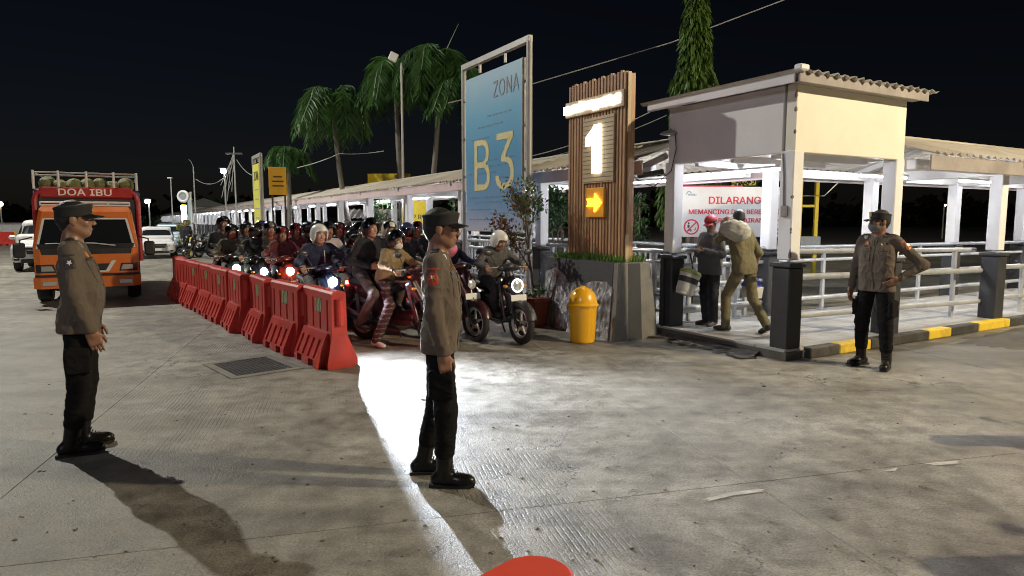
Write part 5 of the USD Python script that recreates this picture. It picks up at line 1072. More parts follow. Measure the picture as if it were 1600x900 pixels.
# ------------------------------------------------------------------ zone signs: steel frames with hanging panels
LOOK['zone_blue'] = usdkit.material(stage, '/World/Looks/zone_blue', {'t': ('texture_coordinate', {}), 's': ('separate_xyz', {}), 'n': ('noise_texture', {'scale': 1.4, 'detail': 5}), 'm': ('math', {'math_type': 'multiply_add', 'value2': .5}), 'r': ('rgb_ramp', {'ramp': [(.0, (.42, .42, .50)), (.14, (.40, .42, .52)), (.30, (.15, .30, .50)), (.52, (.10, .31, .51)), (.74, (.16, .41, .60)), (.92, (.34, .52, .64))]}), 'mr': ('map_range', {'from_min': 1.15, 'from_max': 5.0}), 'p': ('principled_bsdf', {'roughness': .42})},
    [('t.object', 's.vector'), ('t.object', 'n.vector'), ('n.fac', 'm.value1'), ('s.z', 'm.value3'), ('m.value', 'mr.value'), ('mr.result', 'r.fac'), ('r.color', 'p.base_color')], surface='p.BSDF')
M('zone_print', (.13, .25, .36), .5, var=.1); M('zone_grey', (.22, .26, .30), .5, var=.2, scale=20); M('zone_cream', (.66, .60, .30), .5, var=.12, scale=12); M('zone_yellow', (.62, .60, .10), .5, var=.08, scale=2); M('zone_cyan', (.30, .52, .58), .5, var=.08); M('board_orange', (.72, .40, .02), .5, var=.08); M('board_yellow', (.60, .46, .02), .55, var=.12); M('print_dark', (.06, .05, .03), .6, var=.2)
def zone_sign(label, right_base, wid, top, pw, pz0, pz1, face, rz=rL):
    t = thing('zone_sign', label, 'sign', right_base, rz)
    # local x towards the far post
    part(t, 'post', tube([(0, 0, 0), (0, 0, top)], .055, 10), 'steel', 40); part(t, 'post', tube([(wid, 0, 0), (wid, 0, top)], .055, 10), 'steel', 40)
    part(t, 'top_beam', box((wid / 2, 0, top - .02), (wid + .1, .09, .12), .01), 'steel')
    px0 = (wid - pw) / 2
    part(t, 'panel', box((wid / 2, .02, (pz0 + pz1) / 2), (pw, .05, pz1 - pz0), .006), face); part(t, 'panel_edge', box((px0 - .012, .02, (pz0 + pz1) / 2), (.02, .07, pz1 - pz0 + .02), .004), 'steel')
    for k in range(2): part(t, 'hanger', box((px0 + pw * (.3 + .45 * k), .0, (pz1 + top) / 2), (.05, .04, top - pz1 - .1), .004), 'steel')
    for k in range(4):
        for s, x in ((0, (px0 - .0) / 2), (1, wid - px0 / 2)): part(t, 'bracket', box((x, 0, pz0 + (pz1 - pz0) * (.12 + .25 * k)), (px0 - .06, .03, .04)), 'steel')
    return t
zb_ = np.array([.305, 12.0, 0])
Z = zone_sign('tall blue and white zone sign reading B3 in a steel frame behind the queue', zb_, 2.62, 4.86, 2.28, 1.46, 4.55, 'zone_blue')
def on_sign(t, name, s, x, z, h, m, yf=.047, sc=(1, 1), bold=False):
    """Lettering on the +y face; the reader sees local -x to the right."""
    part(t, name, upright(text(s, h, .005, bold), (x, yf, z), (-1, 0, 0), sc), m)
on_sign(Z, 'lettering', 'ZONA', .76, 4.02, .30, 'zone_grey', sc=(.85, 1))
on_sign(Z, 'lettering', 'B', 1.72, 2.28, 1.00, 'zone_cream', sc=(.95, 1)); on_sign(Z, 'lettering', '3', .80, 2.28, 1.04, 'zone_cream', sc=(1.0, 1))
for k, (xa, xb, z) in enumerate(((2.2, 1.5, 3.30), (1.9, 1.0, 3.52), (1.5, .6, 3.70), (2.2, .4, 2.86), (2.2, .5, 2.74), (2.3, 1.2, 2.62), (1.2, .3, 2.50), (2.3, .6, 2.14), (2.0, .4, 2.04), (2.3, 1.5, 1.90), (1.4, .5, 1.82), (2.3, 1.4, 1.70))):
    r = random.Random(k); x = xa
    while x > xb: w = r.uniform(.05, .16); part(Z, 'faint_print', box((x - w / 2, .0462, z), (w, .004, .028)), 'zone_print'); x -= w + r.uniform(.03, .06)
y_b = at(411, 345, 21.0); y_b[2] = 0
ZY = zone_sign('tall narrow yellow zone sign in a steel frame at the far end of the queue', y_b, 1.35, 3.72 , 1.2, .9, 3.46, 'zone_yellow')
on_sign(ZY, 'lettering', 'ZONA', .66, 2.95, .28, 'zone_cream' if False else 'print_dark', sc=(.8, 1))
for k in range(5): part(ZY, 'faint_print', box((.68, .0462, 2.65 - .3 * k), (.7 - .1 * (k % 2), .004, .03)), 'zone_grey')
c_b = at(300, 345, 34.0); c_b[2] = 0
zone_sign('pale cyan zone sign standing left of the white round lamp in the distance', c_b, 1.5, 3.05, 1.15, .5, 2.8, 'zone_cyan')
ob = at(432, 345, 22.5); ob[2] = 0
OB = thing('yellow_board', 'orange yellow square board on two dark legs beside the tall yellow sign', 'sign', ob, math.radians(20))
for x in (-.1, .3): part(OB, 'leg', box((x, .03, 1.3), (.06, .06, 2.6)), 'dark_metal')
part(OB, 'panel', box((.08, 0, 2.98), (.56, .06, .92), .006), 'board_orange')
for k in range(3): part(OB, 'print_line', box((.09, -.032, 3.12 - .15 * k), (.36 - .08 * (k == 0), .006, .045)), 'print_dark')
bb = at(610, 300, 27.5); BB = thing('billboard', 'broad yellow billboard rising behind the long walkway roof below the palms', 'sign', (bb[0], bb[1], 0), math.radians(-4))
part(BB, 'panel', box((-.05, 0, 3.03), (1.75, .08, 1.06), .006), 'board_yellow')
part(BB, 'print_mark', prism([(.05, 3.15), (.55, 3.15), (.45, 3.30), (.3, 3.38), (.15, 3.30)], .006).apply_translation((0, -.045, 0)), 'print_dark'); part(BB, 'print_mark', box((.28, -.045, 3.45), (.16, .006, .12)), 'print_dark')
for x in (-.7, .6): part(BB, 'leg', box((x, .06, 1.26), (.09, .09, 2.5)), 'dark_metal')
yb = at(648, 345, 25.); YB = thing('hoarding', 'yellow panel with black letters behind the walkway columns left of the middle officer', 'sign', (yb[0], yb[1], 0), math.radians(0))
part(YB, 'panel', box((0, 0, 1.95), (.95, .06, 1.45), .006), 'board_yellow'); part(YB, 'panel', box((0, 0, .75), (.95, .06, .8), .006), 'board_yellow'); part(YB, 'white_strip', box((0, -.005, 1.185), (.95, .06, .07)), 'white_paint')
part(YB, 'lettering', upright(text('MP R', .16, .006, True), (0, -.036, 1.72), (1, 0, 0)), 'print_dark')
for x in (-.4, .4): part(YB, 'leg', box((x, .06, .2), (.07, .07, .4)), 'dark_metal')

# ------------------------------------------------------------------ prohibition board
M('board_white', (.46, .47, .49), .4, var=.04); M('print_red', (.42, .012, .03), .5, var=0); M('print_black', (.02, .02, .022), .5, var=0); M('print_green', (.05, .30, .16), .5, var=0); M('print_blue', (.05, .12, .28), .5, var=0)
d0 = at(1147, 330, 13.1); DB = thing('warning_board', 'white warning board with red DILARANG lettering behind the man in the red cap', 'sign', (d0[0], d0[1], 0), math.radians(3))
def dz(py): return at(1147, py, 13.1)[2]
def dx(px): return (px - 1147) / F_PX * 13.15
part(DB, 'panel', box((0, 0, (dz(292) + dz(370)) / 2), (dx(1232) - dx(1062), .04, dz(292) - dz(370)), .004), 'board_white')
part(DB, 'red_edge', box((-.45, -.003, dz(292) + .012), (1.2, .046, .022)), 'print_red')
def dtext(s, px, py, hpx, m, wpx=None, bold=True):
    tm = text(s, hpx / F_PX * 13.1, .005, bold); w = tm.bounds[1][0] - tm.bounds[0][0]; sc = ((wpx / F_PX * 13.1) / w) if wpx else 1
    part(DB, 'lettering', upright(tm, (dx(px), -.022, dz(py)), (1, 0, 0), (sc, 1)), m)
dtext('DILARANG', 1147, 318.4, 10.6, 'print_red', 82); dtext('MEMANCING DAN BERENANG', 1147, 334.5, 7.0, 'print_red', 144); dtext('DI AREA PERAIRAN', 1147, 347.6, 6.6, 'print_red', 92)
dtext('asdp', 1080, 305.8, 3.4, 'print_blue', 13, False)
part(DB, 'logo', upright(tube([(-.07, .0, 0), (-.04, .05, 0), (.0, .06, 0), (.035, .03, 0)], .008, 6), (dx(1076), -.024, dz(304)), (1, 0, 0)), 'print_green')
def sign_ring(px, kind):
    cx, cz = dx(px), dz(354.5); R_ = .152
    rr = rot(trimesh.creation.annulus(R_ - .028, R_, .006, 32), math.pi / 2, (1, 0, 0)); part(DB, 'ring', move(rr, (cx, -.024, cz)), 'print_red')
    part(DB, 'slash', bar((cx - .1, -.027, cz - .1), (cx + .1, -.027, cz + .1), .006, .026) if kind else bar((cx - .1, -.027, cz + .1), (cx + .1, -.027, cz - .1), .006, .026), 'print_red')
    if kind:
        part(DB, 'pictogram', cat([prism([(cx - .075, cz - .02), (cx - .045, cz - .02), (cx - .03, cz + .03), (cx - .055, cz + .05), (cx - .08, cz + .03)], .004)]).apply_translation((0, -.0225, 0)), 'print_black')
        h_ = rot(trimesh.creation.cylinder(.018, .004, sections=14), math.pi / 2, (1, 0, 0)); part(DB, 'pictogram', move(h_, (cx - .055, -.0225, cz + .072)), 'print_black')
        part(DB, 'pictogram', prism([(cx - .06, cz - .06), (cx + .0, cz - .04), (cx + .005, cz - .09), (cx - .02, cz - .09), (cx - .02, cz - .065), (cx - .06, cz - .085)], .004).apply_translation((0, -.0225, 0)), 'print_black')
        part(DB, 'pictogram', prism([(cx + .05, cz - .075), (cx + .09, cz - .05), (cx + .075, cz - .0), (cx + .07, cz - .045)], .004).apply_translation((0, -.0225, 0)), 'print_black')
    else:
        part(DB, 'pictogram', prism([(cx - .08, cz - .05), (cx + .09, cz - .05), (cx + .05, cz - .03), (cx + .03, cz + .02), (cx + .07, cz + .05), (cx - .01, cz + .04), (cx + .0, cz - .02), (cx - .05, cz - .02)], .004).apply_translation((0, -.0225, 0)), 'print_black')
sign_ring(1080, 1); sign_ring(1212, 0)
for x in (-.8, .8): part(DB, 'post', box((x, .05, .7), (.07, .05, 1.4)), 'dark_metal')

# ------------------------------------------------------------------ walkers at the tower
M('cap_red', (.42, .02, .03), .6, var=.1, bump=.1); M('jacket_darkgrey', (.075, .07, .068), .8, var=.2, scale=9, bump=.15); M('olive_uniform', (.135, .115, .055), .8, var=.15, scale=9, bump=.2, bscale=200); M('sack_cloth', (.42, .41, .35), .8, var=.22, scale=5, bump=.4, bscale=60); M('bag_blue', (.03, .05, .36), .5, var=.1); M('bag_white', (.55, .55, .52), .5, var=.15)
pr = G(1107, 508, .128); JR = stand_joints(1.63, .01, ((.0, .08), (-.03, -.09)), (.2, -.2)); JR['yaw'] = .12; JR['pitch'] = .32
for s, sd in (('l', 1), ('r', -1)): JR['el' + s] = V(.02, .22 * sd, 1.06); JR['wr' + s] = V(.22, .07 * sd, 1.12); JR['hd' + s] = V(.6, -.5 * sd, .25); JR['pn' + s] = V(.1, -.3 * sd, 1)
RM = thing('person', 'man in red cap and dark grey jacket reading something in his hands by the board', 'person', pr, math.radians(215))
part(RM, 'body', body_mesh(JR, .009), 'skin', True); dress(RM, JR, dict(top='jacket_darkgrey', bottom='trousers_dark', shoe='shoe_dark', topname='jacket', hem=-.12, skirt=.1, fit=.02, wr=.008), .011, 50); facial(RM, JR, 'hair_black', mask=None, h=.008)
def ball_cap(t, J, m):
    R = Rz(J['yaw']) @ Ry(J['pitch']); o = J['Hd'] + R @ V(-.012, 0, .035)
    part(t, 'cap', blob(xf([('e', (0, 0, .0), (.112, .092, .088), None, .02), ('-b', (0, 0, -.1), (.3, .3, .095), .01, None, .01)], R, o), .009)[0], m, True)
    P = []
    for e in np.linspace(0, 1, 5):
        for q in np.radians(np.linspace(-60, 60, 9)): P.append([.103 * math.cos(q) + .075 * e * math.cos(q) ** .6, .084 * math.sin(q), -.004 - .014 * e - .022 * math.sin(q) ** 2])
    n = len(P); P += [[x, y, z - .005] for x, y, z in P]; Fb = []
    for i in range(4):
        for k in range(8): p = i * 9 + k; Fb += [[p, p + 9, p + 10], [p, p + 10, p + 1], [p + n, p + 10 + n, p + 9 + n], [p + n, p + 1 + n, p + 10 + n]]
    part(t, 'cap_peak', trimesh.Trimesh(np.array(P) @ R.T + o, Fb, process=False), m)
ball_cap(RM, JR, 'cap_red')
ph = thing('paper', 'small white paper held in both hands by the man in the red cap', 'paper', pr, math.radians(215)); part(ph, 'sheet', rot(box((.315, 0, 1.135), (.12, .16, .004)), -.35, (0, 1, 0), (.3, 0, 1.12)), 'plate_white')
pc_ = G(1160, 519, .128); JC = stand_joints(1.70, .0, ((.20, .15), (-.22, -.12)), (.15, -.25), .25); JC['yaw'] = -.35; JC['pitch'] = .2
JC['fpr'] = .35; JC['anr'] = V(-.30, -.13, .13)
JC['knl'] = V(.2, .13, .50); JC['knr'] = V(-.06, -.11, .48); JC['ell'] = V(.16, .34, 1.30); JC['wrl'] = V(.14, .30, 1.52); JC['hdl'] = V(-.2, -.6, .8); JC['pnl'] = V(0, -1, 0); JC['elr'] = V(.0, -.27, 1.10); JC['wrr'] = V(.10, -.30, .88); JC['hdr'] = V(.1, 0, -1)
CM = thing('person', 'man in olive uniform walking away with a white sack on his shoulder', 'person', pc_, math.radians(118))
part(CM, 'body', body_mesh(JC, .009), 'skin', True); dress(CM, JC, dict(top='olive_uniform', bottom='olive_uniform', shoe='shoe_dark', hem=-.10, skirt=.06, fit=.02, wr=.009, sleeve='short'), .011, 61); facial(CM, JC, 'hair_black', eyes=False, h=.008)
SK = thing('sack', 'pale bulging sack carried on the shoulder of the man in olive', 'sack', pc_, math.radians(118))
part(SK, 'sack', blob([('e', (-.03, .25, 1.43), (.15, .16, .14), None, .05), ('e', (-.12, .22, 1.40), (.12, .12, .11), None, .08), ('e', (.09, .29, 1.45), (.08, .09, .08), None, .07)], .012, wrinkle=.016, wscale=(9, 9, 9), seed=4)[0], 'sack_cloth', True)
part(SK, 'strap', tube([V(-.22, .22, 1.41), V(-.18, .24, 1.50), V(-.09, .25, 1.555), V(.02, .26, 1.575), V(.12, .29, 1.52)], .010, 6), 'fabric_black')
BG = thing('carry_bag', 'blue and white carrier bag hanging from the right hand of the man in olive', 'bag', pc_, math.radians(118))
part(BG, 'bag', hull([(x + (.02 if z > .6 else 0), -.30 + y, z) for z, wx, wy in ((.74, .10, .03), (.62, .14, .06)) for x in (.12 - wx, .12 + wx) for y in (-wy, wy)]), 'bag_blue'); part(BG, 'bag_bottom', hull([(x, -.30 + y, z) for z, wx, wy in ((.62, .145, .062), (.46, .12, .06)) for x in (.12 - wx, .12 + wx) for y in (-wy, wy)]), 'bag_white'); part(BG, 'handle', tube([V(.05, -.30, .74), V(.09, -.30, .80), V(.14, -.30, .80), V(.18, -.30, .74)], .006, 5), 'bag_blue')
# bucket tied to the tower plinth
bk = thing('bucket', 'white pail with a dark band hanging tilted on the left tower plinth', 'bucket', C1 + RDIR * -.05 + LDIR * -.30 + np.array([0, 0, .62]), math.radians(20))
Mb = lambda m: rot(m, .35, (0, 1, 0))
part(bk, 'pail', Mb(lathe([(0, 0), (.12, 0), (.15, .30), (.157, .305), (.157, .32), (.145, .32), (.13, .05), (0, .04)], 22)), 'bag_white', 40); part(bk, 'band', Mb(lathe([(.139, .17), (.142, .171), (.149, .25), (.146, .252)], 22)), 'plinth_paint', 40); part(bk, 'lid', Mb(lathe([(.158, .305), (.16, .33), (.14, .36), (0, .39)], 22)), 'leaf_yellow', 40); part(bk, 'handle', Mb(tube([(0, .155, .3), (-.08, .12, .42), (-.1, 0, .47), (-.08, -.12, .42), (0, -.155, .3)], .005, 6)), 'steel')
fr_ = thing('metal_frame', 'black metal hook frame around the left tower plinth', 'frame', C1 + np.array([0, 0, 0]), rL)
for y in (.17, -.17): part(fr_, 'upright', box((.0, y, .56), (.03, .03, 1.12)), 'dark_metal')
part(fr_, 'cross_bar', box((0, .0, 1.215), (.04, .42, .03)), 'dark_metal'); part(fr_, 'hook', tube([(-.16, -.2, 1.2), (-.2, -.22, 1.0), (-.19, -.22, .95)], .012, 6), 'dark_metal')

# ------------------------------------------------------------------ drain grate in the slab
gp = np.array([G(302, 571), G(432, 557), G(470, 575), G(372, 590)]); gcen = gp.mean(0); gang = math.atan2(*(gp[2] - gp[3])[[1, 0]])
gt = thing('drain_grate', 'square steel drain grate in a pale frame set in the concrete before the barriers', 'grate', gcen, gang)
wx, wy = np.linalg.norm(gp[2] - gp[3]) * 1.02, np.linalg.norm(gp[3] - gp[0]) * .92
part(gt, 'pit', box((0, 0, .003), (wx - .1, wy - .1, .004)), 'rubber')
for s in (-1, 1): part(gt, 'frame_side', box((0, s * wy / 2, .005), (wx + .09, .09, .012), .003), 'planter_grey'); part(gt, 'frame_side', box((s * wx / 2, 0, .0055), (.09, wy - .092, .012), .003), 'planter_grey')
nbars = int((wx - .1) / .045)
for k in range(nbars): part(gt, 'bar', box((-(wx - .1) / 2 + (k + .5) * (wx - .1) / nbars, 0, .008), (.018, wy - .1, .007)), 'dark_metal')
# ------------------------------------------------------------------ orange truck
M('truck_orange', (.66, .17, .035), .32, var=.07, scale=2, coat=.3, dirt=.12, dcol=(.35, .12, .05)); M('truck_red', (.36, .022, .022), .4, var=.12, scale=3, dirt=.2, dcol=(.14, .02, .02)); M('truck_black', (.02, .02, .021), .5, var=.2, scale=5); M('letter_white', (.75, .72, .66), .5, var=.05); M('trim_white', (.66, .66, .65), .4, var=.05); M('sack_green', (.17, .17, .065), .85, var=.35, scale=7, bump=.5, bscale=50); M('tarp_blue', (.03, .05, .20), .6, var=.25, scale=6, bump=.3, bscale=20)
rT = math.radians(-60); TL = G(142, 480) * [1, 1, 0] * 1.055; TR = thing('cargo_truck', 'orange light truck with red cargo body lettered DOA IBU behind the left officer', 'truck', TL, rT)
Wc = .93
def cab_sec(x0, pts): return [(x0 + x, y, z) for x, y, z in pts]
lower = hull([(x, s * y, z) for s in (-1, 1) for x, y, z in ((.0, .80, .60), (.0, .80, 1.10), (-.06, .90, .58), (-.06, .91, 1.12), (-1.45, .93, .55), (-1.45, .93, 1.15), (-.06, .80, 1.16))])
upper = hull([(x, s * y, z) for s in (-1, 1) for x, y, z in ((-.05, .88, 1.13), (-.10, .92, 1.13), (-1.45, .93, 1.13), (-.36, .80, 1.90), (-.30, .74, 1.86), (-.46, .76, 1.97), (-1.42, .78, 1.98), (-1.45, .84, 1.88))])
part(TR, 'cab', boolean([lower, upper]), 'truck_orange', 25)
fn = np.array([-.30 + .05, 0, 1.86 - 1.13]); fn /= np.linalg.norm(fn); nrm = np.array([fn[2], 0, -fn[0]])
def front(y, s, off): return np.array([-.05, 0, 1.13]) + fn * s + np.array([0, y, 0]) + nrm * off
def fplate(poly, off, th, m, name):
    part(TR, name, hull([front(y, s, o) for y, s in poly for o in (off, off - th)]), m, False)
fplate([(-.82, .02), (.82, .02), (.70, .60), (-.70, .60)], .008, .03, 'dark_glass', 'windscreen')
fplate([(-.86, -.01), (-.82, -.01), (-.70, .61), (-.74, .62)], .012, .03, 'trim_white', 'windscreen_trim'); fplate([(.86, -.01), (.82, -.01), (.70, .61), (.74, .62)], .012, .03, 'trim_white', 'windscreen_trim'); fplate([(-.72, .605), (.72, .605), (.72, .63), (-.72, .63)], .012, .03, 'trim_white', 'windscreen_trim')
part(TR, 'cowl_panel', hull([(x, s * y, z) for s in (-1, 1) for x, y, z in ((.012, .78, 1.11), (-.04, .84, 1.21), (-.1, .84, 1.21), (-.03, .80, 1.0), (.012, .76, 1.0))]), 'truck_black')
part(TR, 'wiper', tube([(.03, .5, 1.17), (.0, .1, 1.225), (-.005, -.1, 1.225)], .012, 6), 'trim_white'); part(TR, 'wiper', tube([(.03, -.2, 1.17), (.0, -.5, 1.225), (-.005, -.7, 1.225)], .012, 6), 'trim_white')
part(TR, 'grille', hull([(x, y, z) for y, z in ((-.42, .80), (.42, .80), (.30, .66), (-.30, .66)) for x in (.012, -.03)]), 'truck_black')
for s in (-1, 1): part(TR, 'grille_trim', hull([(x, s * y, z) for y, z in ((.42, .86), (.50, .86), (.36, .63), (.29, .63)) for x in (.016, -.02)]), 'trim_white')
part(TR, 'grille_trim', box((.0, 0, .64), (.032, .62, .035), .004), 'trim_white')
for k in range(2): part(TR, 'grille_slat', box((.016, 0, .71 + .045 * k), (.012, .64, .012)), 'dark_metal')
for s in (-1, 1):
    part(TR, 'headlight', hull([(x, s * y, z) for y, z in ((.56, .66), (.88, .66), (.89, .78), (.60, .78)) for x in (-.01 if y < .8 else -.06, -.1)] + [(.022, s * .58, .67), (.022, s * .78, .67), (.018, s * .78, .77), (.018, s * .62, .77)]), 'lens_clear'); part(TR, 'headlight_housing', hull([(x, s * y, z) for y, z in ((.53, .63), (.91, .63), (.915, .81), (.57, .81)) for x in (-.02 if y < .8 else -.07, -.12)] + [(.012, s * .55, .64), (.012, s * .8, .64), (.010, s * .8, .80), (.010, s * .59, .80)]), 'truck_black')
    part(TR, 'turn_signal', hull([(x, s * y, z) for y, z in ((.62, .86), (.90, .86), (.90, .95), (.66, .95)) for x in (.004 if y < .8 else -.05, -.1)]), 'lens_amber')
    part(TR, 'fog_light', box((.062, s * .66, .425), (.02, .24, .09), .008), 'lens_clear'); part(TR, 'mirror_arm', tube([(-.12, s * .92, 1.35), (.02, s * 1.10, 1.30), (.02, s * 1.12, 1.1)], .016, 6), 'truck_black'); part(TR, 'mirror', box((.02, s * 1.12, 1.10), (.07, .20, .30), .03), 'truck_black')
    part(TR, 'door_seam', box((-.62, s * .925, .9), (.012, .02, .8)), 'truck_black'); part(TR, 'side_window', hull([(-.42, s * .915, 1.2), (-1.2, s * .925, 1.2), (-1.2, s * .82, 1.82), (-.58, s * .82, 1.82), (-.42, s * .89, 1.2), (-1.2, s * .89, 1.2), (-1.2, s * .79, 1.82), (-.58, s * .79, 1.82)]), 'dark_glass')
part(TR, 'bumper', boolean([hull([(x, s * y, z) for s in (-1, 1) for x, y, z in ((.05, .80, .32), (.05, .80, .54), (-.02, .93, .33), (-.02, .93, .55), (-.3, .94, .34), (-.3, .94, .55))])]), 'truck_orange', 20); part(TR, 'bumper_gap', box((-.05, 0, .575), (.08, 1.8, .05)), 'truck_black')
part(TR, 'number_plate', box((.056, 0, .43), (.012, .40, .12), .003), 'plate_white')
for x in (-.75, -3.6):
    for s in (-1, 1):
        ty_ = part(TR, 'tyre', move(rot(lathe([(.20, -.12), (.36, -.13), (.40, -.09), (.405, 0), (.40, .09), (.36, .13), (.20, .12)], 26), math.pi / 2, (1, 0, 0)), (x, s * .80, .405)), 'rubber', 35); part(ty_, 'rim', move(rot(lathe([(0, -.06), (.1, -.07), (.21, -.10), (.21, .10), (.1, .07), (0, .06)], 20), math.pi / 2, (1, 0, 0)), (x, s * .80, .405)), 'steel', 35)
part(TR, 'chassis', box((-2.6, 0, .55), (4.2, .8, .2), .02), 'truck_black'); part(TR, 'mudguard', box((-.75, 0, .62), (.95, 1.82, .12), .05), 'truck_black')
# cargo body
part(TR, 'cargo_bed', box((-3.45, 0, .95), (3.7, 1.9, .4), .02), 'truck_red'); part(TR, 'cargo_front', box((-1.62, 0, 1.62), (.06, 1.86, 1.1), .01), 'truck_black')
for s in (-1, 1):
    part(TR, 'corner_post', tube([(-1.58, s * .97, .75), (-1.58, s * .97, 2.12), (-1.58, s * .93, 2.26), (-1.58, s * .82, 2.33)], .055, 8), 'truck_red', 40); part(TR, 'side_panel', box((-3.45, s * .96, 1.72), (3.66, .05, 1.16), .01), 'truck_red')
    for k in range(4): part(TR, 'side_rib', box((-1.9 - 1.0 * k, s * 1.0, 1.7), (.07, .04, 1.2), .008), 'truck_red')
part(TR, 'header', box((-1.58, 0, 2.29), (.10, 1.76, .24), .03), 'truck_red')
for i, (ch) in enumerate(('DOA', 'IBU')): part(TR, 'lettering', upright(text(ch, .14, .006, True), (-1.524, (-.28, .26)[i] + .0, 2.23), (0, 1, 0), (1.25, 1)), 'letter_white')
part(TR, 'roof_rack', tube([(-.75, -.80, 2.06), (-.75, .80, 2.06)], .02, 8), 'trim_white'); part(TR, 'roof_rack', tube([(-.72, -.80, 2.0), (-.72, .80, 2.0)], .02, 8), 'trim_white')
for y in (-.8, -.4, 0, .4, .8): part(TR, 'rack_post', box((-.735, y, 2.03), (.03, .025, .09)), 'trim_white')
for z in (2.72, 2.66): part(TR, 'top_rail', tube([(-1.62, -.97, z), (-1.62, .97, z)], .018, 8), 'steel', 40)
for s in (-1, 1): part(TR, 'top_rail', tube([(-1.62, s * .97, 2.72), (-5.2, s * .97, 2.72)], .018, 8), 'steel', 40)
for y in (-.97, -.52, 0, .52, .97): part(TR, 'rail_post', tube([(-1.62, y, 2.36), (-1.62, y, 2.76)], .026, 8), 'trim_white', 40)
r8 = random.Random(8)
TP = thing('tarp', 'blue tarpaulin spread over the load of the orange truck', 'tarp', TL, rT); part(TP, 'sheet', blob([('b', (-3.3, 0, 2.24), (1.55, 1.0, .10), .06, None, .05)], .05, wrinkle=.04, wscale=(3, 3, 3), seed=2)[0], 'tarp_blue', True)
for k in range(7):
    y = -.75 + .25 * k; sk = thing('sack', 'dull green sack on top of the truck load, ' + ['leftmost', 'second from left', 'third from left', 'middle one', 'third from right', 'second from right', 'rightmost'][k] + ' of the front row', 'sack', TL, rT, 'sacks on the truck')
    part(sk, 'sack', blob([('e', (-2.0 + r8.uniform(-.1, .1), y, 2.46 + r8.uniform(-.03, .04)), (.26, .165, .16 + r8.uniform(-.02, .03)), None, .05)], .03, wrinkle=.03, wscale=(7, 7, 7), seed=k)[0], 'sack_green', True)

# ------------------------------------------------------------------ cars behind
M('car_white', (.62, .62, .62), .25, var=.04, coat=.6); M('car_silver', (.40, .42, .44), .28, .4, var=.04, coat=.5); M('car_blue', (.28, .36, .42), .28, .2, var=.04, coat=.5)
E('car_lamp', (1, .96, .88), 1.5)
def car(label, loc, rz, paint):
    t = thing('parked_car', label, 'car', loc, rz)
    B = [('b', (-.05, 0, .60), (2.05, .83, .30), .16, None, .06), ('b', (-.45, 0, 1.0), (1.55, .80, .22), .14, None, .08), ('c', (1.2, -.55, .80), (1.2, .55, .80), .16, .16, .15), ('b', (-.72, 0, 1.32), (1.22, .70, .36), .18, None, .12), ('b', (.30, 0, 1.16), (.62, .66, .20), .10, Ry(.62), .10)]
    for x in (1.28, -1.32):
        for s in (-1, 1): B.append(('-c', (x, s * .62, .33), (x, s * .95, .33), .37, .37, .02))
    part(t, 'body', blob(B, .035)[0], paint, 40)
    part(t, 'windscreen', hull([(x, s * y, z) for s in (-1, 1) for x, y, z in ((1.02, .70, 1.0), (.40, .60, 1.54), (.86, .70, .98), (.30, .60, 1.52), (1.06, .50, 1.0), (.45, .46, 1.55))]), 'dark_glass', False)
    for s in (-1, 1):
        part(t, 'side_window', hull([(x, s * y, z) for x, z, y in ((.55, 1.12, .825), (-1.75, 1.14, .825), (-1.65, 1.50, .73), (.05, 1.54, .73), (.55, 1.12, .78), (-1.75, 1.14, .78), (-1.65, 1.5, .68), (.05, 1.54, .68))]), 'dark_glass')
        part(t, 'headlight', hull([(x, s * y, z) for x, y, z in ((1.99, .48, .80), (1.99, .52, .68), (1.80, .81, .88), (1.84, .82, .76), (1.7, .80, .9), (2.03, .52, .74))]), 'lens_clear'); part(t, 'fog_light', box((2.0, s * .66, .42), (.06, .16, .09), .02), 'truck_black'); part(t, 'mirror', box((.55, s * .95, 1.10), (.10, .20, .14), .04), paint)
        for x in (1.28, -1.32):
            ty_ = part(t, 'tyre', move(rot(lathe([(.19, -.09), (.30, -.10), (.32, -.07), (.32, .07), (.30, .10), (.19, .09)], 22), math.pi / 2, (1, 0, 0)), (x, s * .72, .32)), 'rubber', 35); part(ty_, 'rim', move(rot(lathe([(0, -.05), (.20, -.085), (.20, .085), (0, .05)], 16), math.pi / 2, (1, 0, 0)), (x, s * .72, .32)), 'steel', 35)
    part(t, 'grille', hull([(x, s * y, z) for s in (-1, 1) for x, y, z in ((2.025, .44, .80), (2.035, .36, .58), (1.95, .44, .80), (1.95, .36, .58))]), 'truck_black'); part(t, 'grille_bar', box((2.035, 0, .71), (.03, .78, .03), .006), 'chrome'); part(t, 'number_plate', box((2.05, 0, .50), (.02, .42, .12), .003), 'plate_white'); part(t, 'lower_grille', box((2.0, 0, .36), (.05, 1.1, .12), .02), 'truck_black')
    return t
def base(px, Y): p = at(px, 343, Y); return np.array([p[0], p[1], 0])
UsdGeom.Xformable(car('white people carrier facing the camera to the right of the truck', base(243, 30.3), math.radians(-62), 'car_white')).AddScaleOp().Set(Gf.Vec3f(.86, .86, .82))
UsdGeom.Xformable(car('pale car half hidden behind the white people carrier', base(266, 35.5), math.radians(-75), 'car_blue')).AddScaleOp().Set(Gf.Vec3f(.9, .9, .88))
car('white car half hidden behind the left side of the truck', base(74, 23.5), math.radians(-62), 'car_white')

